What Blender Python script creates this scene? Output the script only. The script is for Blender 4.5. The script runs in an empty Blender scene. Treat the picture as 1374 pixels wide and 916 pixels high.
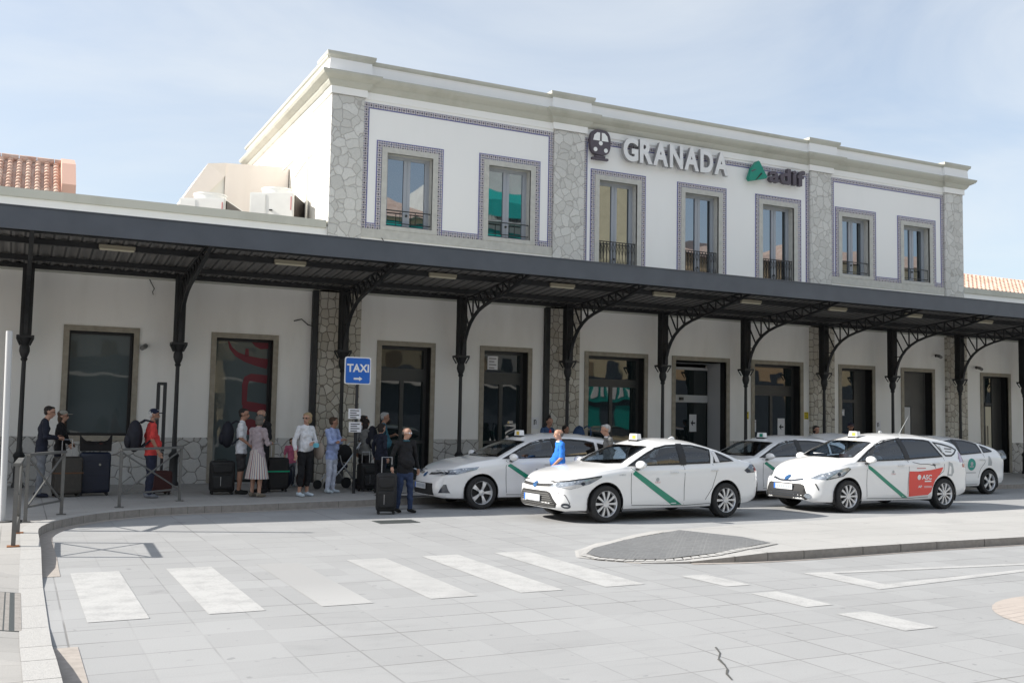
import bpy, bmesh, math, random
import numpy as np
from mathutils import Vector, Matrix
from mathutils.bvhtree import BVHTree
random.seed(7); np.random.seed(7)
R = math.radians
SC = bpy.context.scene
COL = SC.collection

# ------------------------------------------------------------------ camera, sky, sun, exposure
cam_d = bpy.data.cameras.new('camera'); cam = bpy.data.objects.new('camera', cam_d); COL.objects.link(cam)
cam_d.sensor_width = 36; cam_d.lens = 1342.0/1374*36; cam_d.clip_end = 2000; cam_d.clip_start = .1
cr = Vector((0.89611759, -0.44342313, 0.01868679)); cu = Vector((-0.04917392, -0.05735432, 0.99714212)); cf = Vector((0.44108411, 0.89447549, 0.07320107))
cam.matrix_world = Matrix(((cr.x, cu.x, -cf.x, 0), (cr.y, cu.y, -cf.y, 0), (cr.z, cu.z, -cf.z, 1.82), (0, 0, 0, 1)))
SC.camera = cam

SUN_AZ = (-.936, .352); SUN_EL = R(33)
world = bpy.data.worlds.new('World'); SC.world = world; world.use_nodes = True
nt = world.node_tree; nt.nodes.clear()
sky = nt.nodes.new('ShaderNodeTexSky'); sky.sky_type = 'NISHITA'; sky.sun_disc = False
sky.sun_elevation = SUN_EL; sky.sun_rotation = math.atan2(SUN_AZ[0], SUN_AZ[1]); sky.air_density = 1.0; sky.dust_density = 1.6; sky.ozone_density = 1.6
tc = nt.nodes.new('ShaderNodeTexCoord'); mp = nt.nodes.new('ShaderNodeMapping'); mp.inputs['Scale'].default_value = (1.2, 2.6, 7.0); mp.inputs['Rotation'].default_value = (0, .25, .5)
nz = nt.nodes.new('ShaderNodeTexNoise'); nz.inputs['Scale'].default_value = 1.3; nz.inputs['Detail'].default_value = 7; nz.inputs['Roughness'].default_value = .55; nz.inputs['Distortion'].default_value = .6
rp = nt.nodes.new('ShaderNodeValToRGB'); rp.color_ramp.elements[0].position = .34; rp.color_ramp.elements[1].position = .76
rp.color_ramp.elements[0].color = (0.36, .36, .36, 1); rp.color_ramp.elements[1].color = (.74, .74, .74, 1)
mx = nt.nodes.new('ShaderNodeMix'); mx.data_type = 'RGBA'; mx.inputs[7].default_value = (4.75, 4.95, 5.05, 1)
bg = nt.nodes.new('ShaderNodeBackground'); bg.inputs['Strength'].default_value = .117
wo = nt.nodes.new('ShaderNodeOutputWorld')
nt.links.new(tc.outputs['Generated'], mp.inputs['Vector']); nt.links.new(mp.outputs[0], nz.inputs['Vector']); nt.links.new(nz.outputs[0], rp.inputs[0])
nt.links.new(rp.outputs[0], mx.inputs[0]); nt.links.new(sky.outputs[0], mx.inputs[6]); nt.links.new(mx.outputs[2], bg.inputs[0]); nt.links.new(bg.outputs[0], wo.inputs[0])

sun_d = bpy.data.lights.new('sun', 'SUN'); sun = bpy.data.objects.new('sun', sun_d); COL.objects.link(sun)
sun_d.energy = 4.9; sun_d.angle = R(.5); sun_d.color = (1, .95, .87)
sdir = Vector((SUN_AZ[0]*math.cos(SUN_EL), SUN_AZ[1]*math.cos(SUN_EL), math.sin(SUN_EL)))
sun.rotation_euler = (-sdir).to_track_quat('-Z', 'Y').to_euler(); sun.location = (-20, 10, 30)
SC.view_settings.view_transform = 'Standard'; SC.view_settings.look = 'None'; SC.view_settings.exposure = .74; SC.view_settings.gamma = 1
SC.render.engine = 'CYCLES'; SC.cycles.max_bounces = 8; SC.cycles.transparent_max_bounces = 12

# ------------------------------------------------------------------ materials
MATS = {}
def mat(name, col, rough=.6, metal=0, var=0, vscale=4, bump=0, bscale=40, coat=0, ior=1.5, spec=.5, stain=0):
    if name in MATS: return MATS[name]
    m = bpy.data.materials.new(name); m.use_nodes = True; n = m.node_tree; b = n.nodes['Principled BSDF']
    c = (col[0], col[1], col[2], 1)
    b.inputs['Base Color'].default_value = c; b.inputs['Roughness'].default_value = rough; b.inputs['Metallic'].default_value = metal
    b.inputs['Coat Weight'].default_value = coat; b.inputs['Coat Roughness'].default_value = .04; b.inputs['IOR'].default_value = ior
    b.inputs['Specular IOR Level'].default_value = spec
    g = n.nodes.new('ShaderNodeNewGeometry')
    if var:
        t = n.nodes.new('ShaderNodeTexNoise'); t.inputs['Scale'].default_value = vscale; t.inputs['Detail'].default_value = 6
        n.links.new(g.outputs['Position'], t.inputs['Vector'])
        mr = n.nodes.new('ShaderNodeMapRange'); mr.inputs[1].default_value = .3; mr.inputs[2].default_value = .7; mr.inputs[3].default_value = 1-var; mr.inputs[4].default_value = 1+var*.6
        n.links.new(t.outputs[0], mr.inputs[0])
        h = n.nodes.new('ShaderNodeHueSaturation'); h.inputs['Color'].default_value = c
        n.links.new(mr.outputs[0], h.inputs['Value']); n.links.new(h.outputs[0], b.inputs['Base Color'])
        last = h.outputs[0]
        if stain:
            t2 = n.nodes.new('ShaderNodeTexNoise'); t2.inputs['Scale'].default_value = 1.6; t2.inputs['Detail'].default_value = 8; t2.inputs['Roughness'].default_value = .65
            mp2 = n.nodes.new('ShaderNodeMapping'); mp2.inputs['Scale'].default_value = (1, 1, .3)
            n.links.new(g.outputs['Position'], mp2.inputs[0]); n.links.new(mp2.outputs[0], t2.inputs['Vector'])
            r2 = n.nodes.new('ShaderNodeMapRange'); r2.inputs[1].default_value = .55; r2.inputs[2].default_value = .8; r2.inputs[3].default_value = 0; r2.inputs[4].default_value = stain
            n.links.new(t2.outputs[0], r2.inputs[0])
            mm = n.nodes.new('ShaderNodeMix'); mm.data_type = 'RGBA'; mm.inputs[7].default_value = (col[0]*.5, col[1]*.47, col[2]*.4, 1)
            n.links.new(r2.outputs[0], mm.inputs[0]); n.links.new(last, mm.inputs[6]); n.links.new(mm.outputs[2], b.inputs['Base Color'])
    if bump:
        t = n.nodes.new('ShaderNodeTexNoise'); t.inputs['Scale'].default_value = bscale; t.inputs['Detail'].default_value = 5
        n.links.new(g.outputs['Position'], t.inputs['Vector'])
        bp = n.nodes.new('ShaderNodeBump'); bp.inputs['Strength'].default_value = bump; bp.inputs['Distance'].default_value = .02
        n.links.new(t.outputs[0], bp.inputs['Height']); n.links.new(bp.outputs[0], b.inputs['Normal'])
    MATS[name] = m; return m

class NT:      # tiny node helper
    def __init__(s, name, rough=.7):
        s.m = bpy.data.materials.new(name); s.m.use_nodes = True; s.n = s.m.node_tree; s.b = s.n.nodes['Principled BSDF']; s.b.inputs['Roughness'].default_value = rough
        s.g = s.n.nodes.new('ShaderNodeNewGeometry').outputs['Position']; MATS[name] = s.m
    def node(s, t, **k):
        x = s.n.nodes.new(t)
        for a, v in k.items(): setattr(x, a, v)
        return x
    def link(s, a, b): s.n.links.new(a, b)
    def math(s, op, a, b=None, c=None):
        x = s.node('ShaderNodeMath', operation=op)
        for i, v in enumerate((a, b, c)):
            if v is None: continue
            if isinstance(v, (int, float)): x.inputs[i].default_value = v
            else: s.link(v, x.inputs[i])
        return x.outputs[0]
    def noise(s, scale, detail=5, rough=.5, vec=None, dist=0):
        x = s.node('ShaderNodeTexNoise'); x.inputs['Scale'].default_value = scale; x.inputs['Detail'].default_value = detail; x.inputs['Roughness'].default_value = rough; x.inputs['Distortion'].default_value = dist
        s.link(vec or s.g, x.inputs['Vector']); return x.outputs[0]
    def rng(s, v, a, b, c, d):
        x = s.node('ShaderNodeMapRange'); 
        for i, q in enumerate((a, b, c, d)): x.inputs[i+1].default_value = q
        s.link(v, x.inputs[0]); return x.outputs[0]
    def mix(s, f, a, b):
        x = s.node('ShaderNodeMix', data_type='RGBA')
        for i, v in ((0, f), (6, a), (7, b)):
            if isinstance(v, (int, float)): x.inputs[i].default_value = v
            elif isinstance(v, tuple): x.inputs[i].default_value = (*v, 1)
            else: s.link(v, x.inputs[i])
        return x.outputs[2]
    def scale(s, sc, vec=None, rot=(0, 0, 0)):
        x = s.node('ShaderNodeMapping'); x.inputs['Scale'].default_value = sc; x.inputs['Rotation'].default_value = rot; s.link(vec or s.g, x.inputs[0]); return x.outputs[0]
    def bump(s, h, st=.3, d=.02):
        x = s.node('ShaderNodeBump'); x.inputs['Strength'].default_value = st; x.inputs['Distance'].default_value = d; s.link(h, x.inputs['Height']); s.link(x.outputs[0], s.b.inputs['Normal'])
    def col(s, c): s.link(c, s.b.inputs['Base Color']); return s.m

def make_stone(name, base, dark, joint, sc=2.6, jw=.045, stretch=1.0, rnd=.95):
    t = NT(name, .85)
    v0 = t.scale((sc, .001, sc*stretch))
    nzc = t.node('ShaderNodeTexNoise'); nzc.inputs['Scale'].default_value = 1.1; t.link(v0, nzc.inputs['Vector'])
    vm = t.node('ShaderNodeVectorMath', operation='SCALE'); vm.inputs[3].default_value = .5 if rnd > .9 else .25; t.link(nzc.outputs['Color'], vm.inputs[0])
    va = t.node('ShaderNodeVectorMath', operation='ADD'); t.link(v0, va.inputs[0]); t.link(vm.outputs[0], va.inputs[1])
    e = t.node('ShaderNodeTexVoronoi', feature='DISTANCE_TO_EDGE'); e.inputs['Randomness'].default_value = rnd; e.inputs['Scale'].default_value = 1; t.link(va.outputs[0], e.inputs['Vector'])
    c = t.node('ShaderNodeTexVoronoi', feature='F1'); c.inputs['Randomness'].default_value = rnd; c.inputs['Scale'].default_value = 1; t.link(va.outputs[0], c.inputs['Vector'])
    sx = t.node('ShaderNodeSeparateColor'); t.link(c.outputs['Color'], sx.inputs[0])
    k = t.mix(sx.outputs[0], base, dark)
    n2 = t.noise(25, 6); k = t.mix(t.rng(n2, .35, .75, 0, .35), k, tuple(x*.6 for x in base))
    j = t.rng(e.outputs['Distance'], jw*.4, jw, 1, 0)
    t.bump(t.math('ADD', t.rng(e.outputs['Distance'], 0, jw*2, 0, 1), t.math('MULTIPLY', n2, .3)), .5, .03)
    return t.col(t.mix(j, k, joint))
make_stone('pilaster_stone', (.66, .655, .635), (.53, .525, .505), (.40, .39, .375), 3.9, .035)
make_stone('plinth_stone', (.58, .57, .55), (.45, .44, .42), (.20, .19, .175), 3.6, .035)
make_stone('rubble_stone', (.64, .61, .54), (.44, .40, .33), (.20, .18, .15), 5.6, .06, .85, .6)

def make_stucco(name, c, st):
    t = NT(name, .9)
    v = t.scale((1, 1, .25)); a = t.noise(1.4, 8, .6, v); b = t.noise(60, 3); e = t.noise(.35, 4)
    k = t.mix(t.rng(a, .5, .85, 0, st), c, tuple(q*.62 for q in (c[0]*1.02, c[1], c[2]*.93)))
    k = t.mix(t.rng(e, .3, .7, 0, .10), k, tuple(q*.75 for q in c))
    t.bump(b, .12, .01); return t.col(k)
make_stucco('white_stucco', (.84, .84, .835), .10)
make_stucco('lower_stucco', (.86, .85, .82), .42)
make_stucco('side_stucco', (.78, .76, .70), .15)
make_stucco('beige_stucco', (.84, .77, .71), .25)
make_stucco('pink_stucco', (.62, .40, .32), .25)
make_stucco('cornice_stone', (.47, .47, .42), .75)
make_stucco('coping_stone', (.52, .52, .47), .6)

def make_tile():
    t = NT('patterned_tile', .35)
    s = t.node('ShaderNodeSeparateXYZ'); t.link(t.g, s.inputs[0])
    p = .125
    fx = t.math('FRACT', t.math('DIVIDE', s.outputs[0], p)); fz = t.math('FRACT', t.math('DIVIDE', s.outputs[2], p))
    ax = t.math('ABSOLUTE', t.math('SUBTRACT', fx, .5)); az = t.math('ABSOLUTE', t.math('SUBTRACT', fz, .5))
    d = t.math('ADD', ax, az); mxx = t.math('MAXIMUM', ax, az)
    dot = t.math('LESS_THAN', d, .24)
    ring = t.math('MULTIPLY', t.math('GREATER_THAN', mxx, .40), t.math('GREATER_THAN', t.noise(70, 2), .42))
    zig = t.math('LESS_THAN', t.math('ABSOLUTE', t.math('SUBTRACT', d, .42)), .06)
    k = t.mix(zig, (.56, .55, .58), (.33, .24, .25)); k = t.mix(ring, k, (.11, .12, .19)); k = t.mix(dot, k, (.035, .03, .05))
    return t.col(k)
make_tile()

def make_paving(name, base, px, py, jd=.35, tone=.07, rot=0, ox=0, oy=0, jcol=(.10, .095, .09), jw=.012):
    t = NT(name, .8)
    s = t.node('ShaderNodeSeparateXYZ'); t.link(t.scale((1, 1, 1), None, (0, 0, rot)), s.inputs[0])
    row = t.math('FLOOR', t.math('DIVIDE', t.math('ADD', s.outputs[1], oy), py))
    X = t.math('ADD', s.outputs[0], ox); Y = t.math('ADD', s.outputs[1], oy)
    gx = t.math('DIVIDE', X, px); gy = t.math('DIVIDE', Y, py)
    ex = t.math('MULTIPLY', t.math('ABSOLUTE', t.math('SUBTRACT', t.math('FRACT', t.math('ADD', gx, .5)), .5)), px)
    ey = t.math('MULTIPLY', t.math('ABSOLUTE', t.math('SUBTRACT', t.math('FRACT', t.math('ADD', gy, .5)), .5)), py)
    vc = t.node('ShaderNodeCombineXYZ'); t.link(t.math('FLOOR', gx), vc.inputs[0]); t.link(t.math('FLOOR', gy), vc.inputs[1])
    wn = t.node('ShaderNodeTexWhiteNoise', noise_dimensions='2D'); t.link(vc.outputs[0], wn.inputs['Vector'])
    vx = t.node('ShaderNodeCombineXYZ'); t.link(t.math('FLOOR', t.math('ADD', gx, .5)), vx.inputs[0]); wx = t.node('ShaderNodeTexWhiteNoise', noise_dimensions='2D'); t.link(vx.outputs[0], wx.inputs['Vector'])
    vy = t.node('ShaderNodeCombineXYZ'); t.link(t.math('FLOOR', t.math('ADD', gy, .5)), vy.inputs[0]); vy.inputs[1].default_value = 7; wy = t.node('ShaderNodeTexWhiteNoise', noise_dimensions='2D'); t.link(vy.outputs[0], wy.inputs['Vector'])
    # joints fade in and out along their length, some much fainter than others
    m1 = t.rng(t.noise(.9, 3), .38, .62, .12, 1)
    jx = t.math('MULTIPLY', t.rng(ex, jw*.3, jw, 1, 0), t.math('MULTIPLY', m1, t.rng(wx.outputs[0], 0, 1, .08, .70)))
    jy = t.math('MULTIPLY', t.rng(ey, jw*.3, jw, 1, 0), t.math('MULTIPLY', m1, t.rng(wy.outputs[0], 0, 1, .10, .9)))
    j = t.math('MULTIPLY', t.math('MAXIMUM', jx, jy), jd*2.2)
    k = t.mix(wn.outputs[0], tuple(c*(1-tone) for c in base), tuple(c*(1+tone) for c in base))
    k = t.mix(t.rng(t.noise(.45, 5, .6), .35, .75, 0, .30), k, tuple(c*.74 for c in base))
    gr = t.noise(90, 3); k = t.mix(t.rng(gr, .35, .7, 0, .22), k, tuple(c*.6 for c in base))
    oil = t.node('ShaderNodeTexVoronoi', feature='F1'); oil.inputs['Scale'].default_value = .55; t.link(t.g, oil.inputs['Vector']); k = t.mix(t.rng(t.math('ADD', oil.outputs['Distance'], t.math('MULTIPLY', t.noise(9, 4), .12)), .07, .14, .34, 0), k, tuple(c*.35 for c in base))
    sp = t.noise(7, 2, .5); k = t.mix(t.rng(sp, .69, .74, 0, .5), k, tuple(c*.5 for c in base))
    tr = t.noise(.5, 6, .7, t.scale((1, 3.5, 1), None, (0, 0, .35)), 1.5); k = t.mix(t.rng(tr, .54, .74, 0, .26), k, tuple(c*.5 for c in base))
    k = t.mix(j, k, jcol)
    t.bump(t.math('SUBTRACT', t.math('MULTIPLY', gr, .25), j), .25, .01); return t.col(k)
make_paving('road_paving', (.330, .334, .338), .5, .5, .42, .06, 0, .05, .0)
make_paving('pavement_paving', (.375, .365, .35), .6, .6, .5, .04, 0, .1, .2)
make_paving('island_paving', (.41, .405, .395), .8, .8, .35, .035)
make_paving('tactile_paving', (.15, .155, .16), .05, .05, .35, .12, .7, 0, 0, (.22, .22, .22), .012)
make_paving('pink_paving', (.42, .37, .335), .25, .12, .35, .05)
def make_marking():
    t = NT('road_marking', .7)
    w = t.noise(3.2, 8, .7); w2 = t.noise(40, 4, .6); f = t.rng(t.math('ADD', w, t.math('MULTIPLY', w2, .5)), .68, .92, 0, .95)
    s = t.node('ShaderNodeSeparateXYZ'); t.link(t.g, s.inputs[0])
    # the third bar is worn almost away
    wear = t.math('MULTIPLY', t.math('LESS_THAN', t.math('ABSOLUTE', t.math('SUBTRACT', s.outputs[0], 2.95)), .5), t.rng(s.outputs[1], 9.3, 10.6, .40, 1.0))
    f = t.math('MAXIMUM', f, wear)
    w4 = t.math('MULTIPLY', t.math('LESS_THAN', t.math('ABSOLUTE', t.math('SUBTRACT', s.outputs[0], 4.0)), .5), t.rng(t.noise(2.2, 6, .7), .35, .65, .1, .75)); f = t.math('MAXIMUM', f, w4)
    ex = t.math('ABSOLUTE', t.math('SUBTRACT', t.math('FRACT', t.math('ADD', t.math('DIVIDE', t.math('ADD', s.outputs[0], .05), .5), .5)), .5))
    ey = t.math('ABSOLUTE', t.math('SUBTRACT', t.math('FRACT', t.math('ADD', t.math('DIVIDE', s.outputs[1], .5), .5)), .5))
    j = t.rng(t.math('MINIMUM', ex, ey), .004, .016, .45, 0)
    f = t.math('MAXIMUM', f, t.math('MULTIPLY', j, t.rng(t.noise(.9, 3), .4, .6, 0, 1)))
    return t.col(t.mix(f, (.44, .44, .435), (.33, .33, .33)))
make_marking()
def make_rooftile():
    t = NT('roof_tile', .85)
    v = t.node('ShaderNodeTexVoronoi', feature='F1'); v.inputs['Scale'].default_value = 4.5; t.link(t.scale((1, .6, 1)), v.inputs['Vector']); sx = t.node('ShaderNodeSeparateColor'); t.link(v.outputs['Color'], sx.inputs[0])
    return t.col(t.mix(t.rng(t.noise(9, 5), .4, .7, 0, .5), t.mix(sx.outputs[0], (.46, .27, .20), (.64, .45, .36)), (.50, .45, .40)))
make_rooftile()
def make_sheet():
    t = NT('corrugated_sheet', .75); s = t.node('ShaderNodeSeparateXYZ'); t.link(t.g, s.inputs[0])
    fx = t.math('ABSOLUTE', t.math('SUBTRACT', t.math('FRACT', t.math('DIVIDE', s.outputs[0], .25)), .5))
    k = t.mix(t.rng(t.noise(1.2, 6), .35, .7, 0, .5), (.22, .21, .20), (.15, .145, .14))
    k = t.mix(t.math('GREATER_THAN', fx, .42), k, (.06, .06, .06)); return t.col(k)
make_sheet()
def make_stripes():
    t = NT('striped_cotton', .9); tc_ = t.node('ShaderNodeTexCoord'); s = t.node('ShaderNodeSeparateXYZ'); t.link(tc_.outputs['Object'], s.inputs[0])
    a = t.math('ARCTAN2', s.outputs[1], s.outputs[0]); f = t.math('FRACT', t.math('MULTIPLY', a, 4.2))
    k = t.mix(t.math('LESS_THAN', f, .22), (.62, .62, .60), (.10, .17, .27)); k = t.mix(t.math('GREATER_THAN', f, .80), k, (.42, .16, .09)); k = t.mix(t.math('LESS_THAN', t.math('ABSOLUTE', t.math('SUBTRACT', f, .5)), .06), k, (.42, .30, .18))
    return t.col(k)
make_stripes()

def glass_facade(name, col, ior):
    t = NT(name, .015); t.b.inputs['Base Color'].default_value = (*col, 1); t.b.inputs['IOR'].default_value = ior
    n = t.noise(.7, 2); t.bump(n, .10, .05); return t.m
glass_facade('upper_glass', (.015, .017, .02), 3.3).node_tree.nodes['Principled BSDF'].inputs['Specular Tint'].default_value = (.80, .91, 1, 1)
glass_facade('door_glass', (.014, .022, .024), 1.8)
glass_facade('frosted_glass', (.10, .125, .13), 1.5)
glass_facade('teal_glass', (.02, .12, .11), 1.8)
def car_glass(name, tint):
    t = NT(name); n = t.n; t.n.nodes.remove(t.b)
    tr = t.node('ShaderNodeBsdfTransparent'); tr.inputs[0].default_value = (*tint, 1); gl = t.node('ShaderNodeBsdfGlossy'); gl.inputs['Roughness'].default_value = .01
    fr = t.node('ShaderNodeFresnel'); fr.inputs[0].default_value = 2.05; m = t.node('ShaderNodeMixShader'); out = [x for x in n.nodes if x.type == 'OUTPUT_MATERIAL'][0]
    t.link(fr.outputs[0], m.inputs[0]); t.link(tr.outputs[0], m.inputs[1]); t.link(gl.outputs[0], m.inputs[2]); t.link(m.outputs[0], out.inputs[0]); return t.m
car_glass('car_glass', (.70, .80, .88)); car_glass('tinted_car_glass', (.10, .15, .25));  # the blue in both tints stands in for sky reflected off the glass

M_ = mat
M_('dark_iron', (.028, .029, .031), .5, .3, .2, 6, .1, 60)
M_('fascia_paint', (.085, .096, .115), .5, .1, .10, 2.5, 0)
M_('frame_stone', (.33, .30, .245), .85, 0, .18, 7, .3, 60)
M_('upper_frame_stone', (.50, .495, .465), .85, 0, .10, 7, .2, 60)
M_('blue_line', (.10, .10, .30), .5)
M_('black_frame', (.018, .019, .02), .4)
M_('dark_door_frame', (.045, .046, .045), .45)
M_('grey_door_panel', (.10, .10, .095), .5, 0, .1, 3)
M_('window_paint', (.34, .365, .41), .45)
M_('white_door_frame', (.55, .56, .57), .4)
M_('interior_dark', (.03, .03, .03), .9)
M_('roof_gravel', (.40, .38, .34), .95, 0, .2, 3)
M_('lamp_white', (.62, .58, .45), .5)
M_('lamp_body', (.30, .27, .20), .6)
M_('sign_white', (.80, .80, .80), .5)
M_('letter_face', (.72, .72, .725), .5, 0, .06, 5)
M_('letter_side', (.30, .30, .31), .5)
M_('logo_purple', (.085, .07, .09), .5, 0, .15, 5)
M_('logo_green', (.0, .23, .16), .45)
M_('maroon_vinyl', (.16, .012, .025), .5)
M_('taxi_blue', (.01, .13, .55), .4)
M_('paper', (.78, .78, .80), .8)
M_('ink', (.05, .05, .06), .8)
M_('yellow_label', (.70, .55, .02), .6)
M_('ac_white', (.76, .76, .74), .5, 0, .05, 3)
M_('ac_grille', (.045, .035, .03), .6)
M_('galvanised', (.15, .15, .145), .5, .3, .12, 12)
M_('rust', (.28, .11, .04), .9, 0, .3, 25)
M_('pole_white', (.50, .51, .52), .4)
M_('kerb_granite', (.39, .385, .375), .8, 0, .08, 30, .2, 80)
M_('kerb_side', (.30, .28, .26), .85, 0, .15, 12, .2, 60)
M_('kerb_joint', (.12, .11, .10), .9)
M_('gutter_sand', (.36, .325, .295), .9, 0, .15, 12)
M_('grate', (.10, .11, .11), .6, .4)
M_('crack_tar', (.09, .09, .085), .9, 0, .3, 30)
M_('car_white', (.83, .835, .84), .32, 0, 0, 3, 0, 40, 1.0)
M_('car_liner', (.06, .06, .065), .9)
M_('car_black', (.012, .012, .013), .35)
M_('matte_black', (.02, .02, .021), .75)
M_('tyre', (.022, .022, .023), .8)
M_('rim_silver', (.66, .67, .69), .34, .55)
M_('chrome', (.62, .63, .65), .15, .9)
M_('headlamp', (.34, .38, .43), .12, .4, .5, 14, 0, 40, 1)
M_('lamp_dark', (.05, .06, .08), .1, .2, 0, 1, 0, 1, 1)
M_('tail_red', (.35, .012, .015), .15, 0, 0, 1, 0, 1, 1)
M_('tail_violet', (.30, .16, .25), .15, 0, 0, 1, 0, 1, 1)
M_('stripe_green', (.0, .24, .15), .4, 0, 0, 1, 0, 1, .5)
M_('seat_grey', (.10, .10, .11), .9)
M_('plate_white', (.58, .60, .63), .5)
M_('plate_blue', (.03, .14, .55), .5)
M_('plate_mark', (.34, .38, .42), .6)
M_('badge_blue', (.06, .16, .36), .25, .4)
M_('seam', (.10, .10, .11), .7)
M_('faint_print', (.42, .44, .45), .6)
M_('faint_red', (.55, .20, .20), .6)
M_('ad_red', (.72, .045, .03), .4, 0, 0, 1, 0, 1, .4)
M_('ad_teal', (.02, .30, .24), .4)
M_('sign_yellow', (.70, .50, .06), .5)
M_('skin', (.42, .24, .17), .55, 0, .08, 20)
M_('skin_tan', (.34, .18, .12), .55, 0, .08, 20)
M_('eye_dark', (.02, .015, .012), .2)
M_('lips', (.30, .10, .08), .5)
for nme, c in dict(navy_cloth=(.012, .015, .03), black_cloth=(.009, .009, .011), grey_trousers=(.16, .17, .19), white_cloth=(.68, .69, .72), red_polo=(.56, .05, .045), dark_navy_trousers=(.014, .018, .04),
                   lilac_knit=(.36, .30, .32), shorts_dark=(.035, .033, .034), light_blue_linen=(.36, .44, .70), white_trousers=(.56, .60, .72), teal_shirt=(.035, .13, .18), navy_shorts=(.018, .025, .06),
                   jeans=(.028, .048, .11), royal_blue=(.02, .17, .62), grey_jacket=(.17, .17, .165), denim_jacket=(.035, .07, .15), pink_cloth=(.48, .12, .20), brown_shoe=(.09, .05, .03), white_shoe=(.52, .60, .66), black_shoe=(.012, .012, .012),
                   khaki=(.20, .17, .13), mask_blue=(.16, .50, .62), cap_beige=(.30, .29, .25), cap_navy=(.008, .012, .035)).items():
    M_(nme, c, .9, 0, .22, 14, .5, 30)
for nme, c in dict(hair_dark=(.018, .013, .011), hair_brown=(.06, .035, .02), hair_blonde=(.36, .27, .15), hair_grey=(.36, .36, .36), hair_mix=(.13, .115, .10), hair_white=(.50, .50, .50)).items():
    M_(nme, c, .75, 0, .3, 60, .6, 90)
M_('suitcase_navy', (.007, .012, .030), .45, 0, .1, 8)
M_('suitcase_black', (.011, .011, .012), .6, 0, .2, 20, .3, 60)
M_('suitcase_brown', (.045, .040, .034), .6, 0, .2, 20)
M_('brown_trim', (.10, .045, .02), .6)
M_('backpack_black', (.010, .011, .02), .8, 0, .3, 12, .4, 30)
M_('bag_black', (.009, .008, .009), .7, 0, .3, 10, .8, 14)
M_('bag_beige', (.30, .25, .21), .8)
M_('bag_brown', (.13, .06, .035), .7)
M_('bag_red', (.045, .008, .007), .7)
M_('green_strap', (.0, .35, .18), .6)
M_('handle_metal', (.45, .46, .48), .3, .8)
for nme, c in dict(cream_render=(.66, .55, .36), ochre_render=(.60, .42, .25), white_render=(.62, .60, .56), brick_render=(.42, .22, .15), teal_awning=(.0, .30, .26), shutter=(.30, .22, .14), plaza_glass=(.05, .06, .08)).items():
    M_(nme, c, .8, 0, .1, 1.5)

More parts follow.
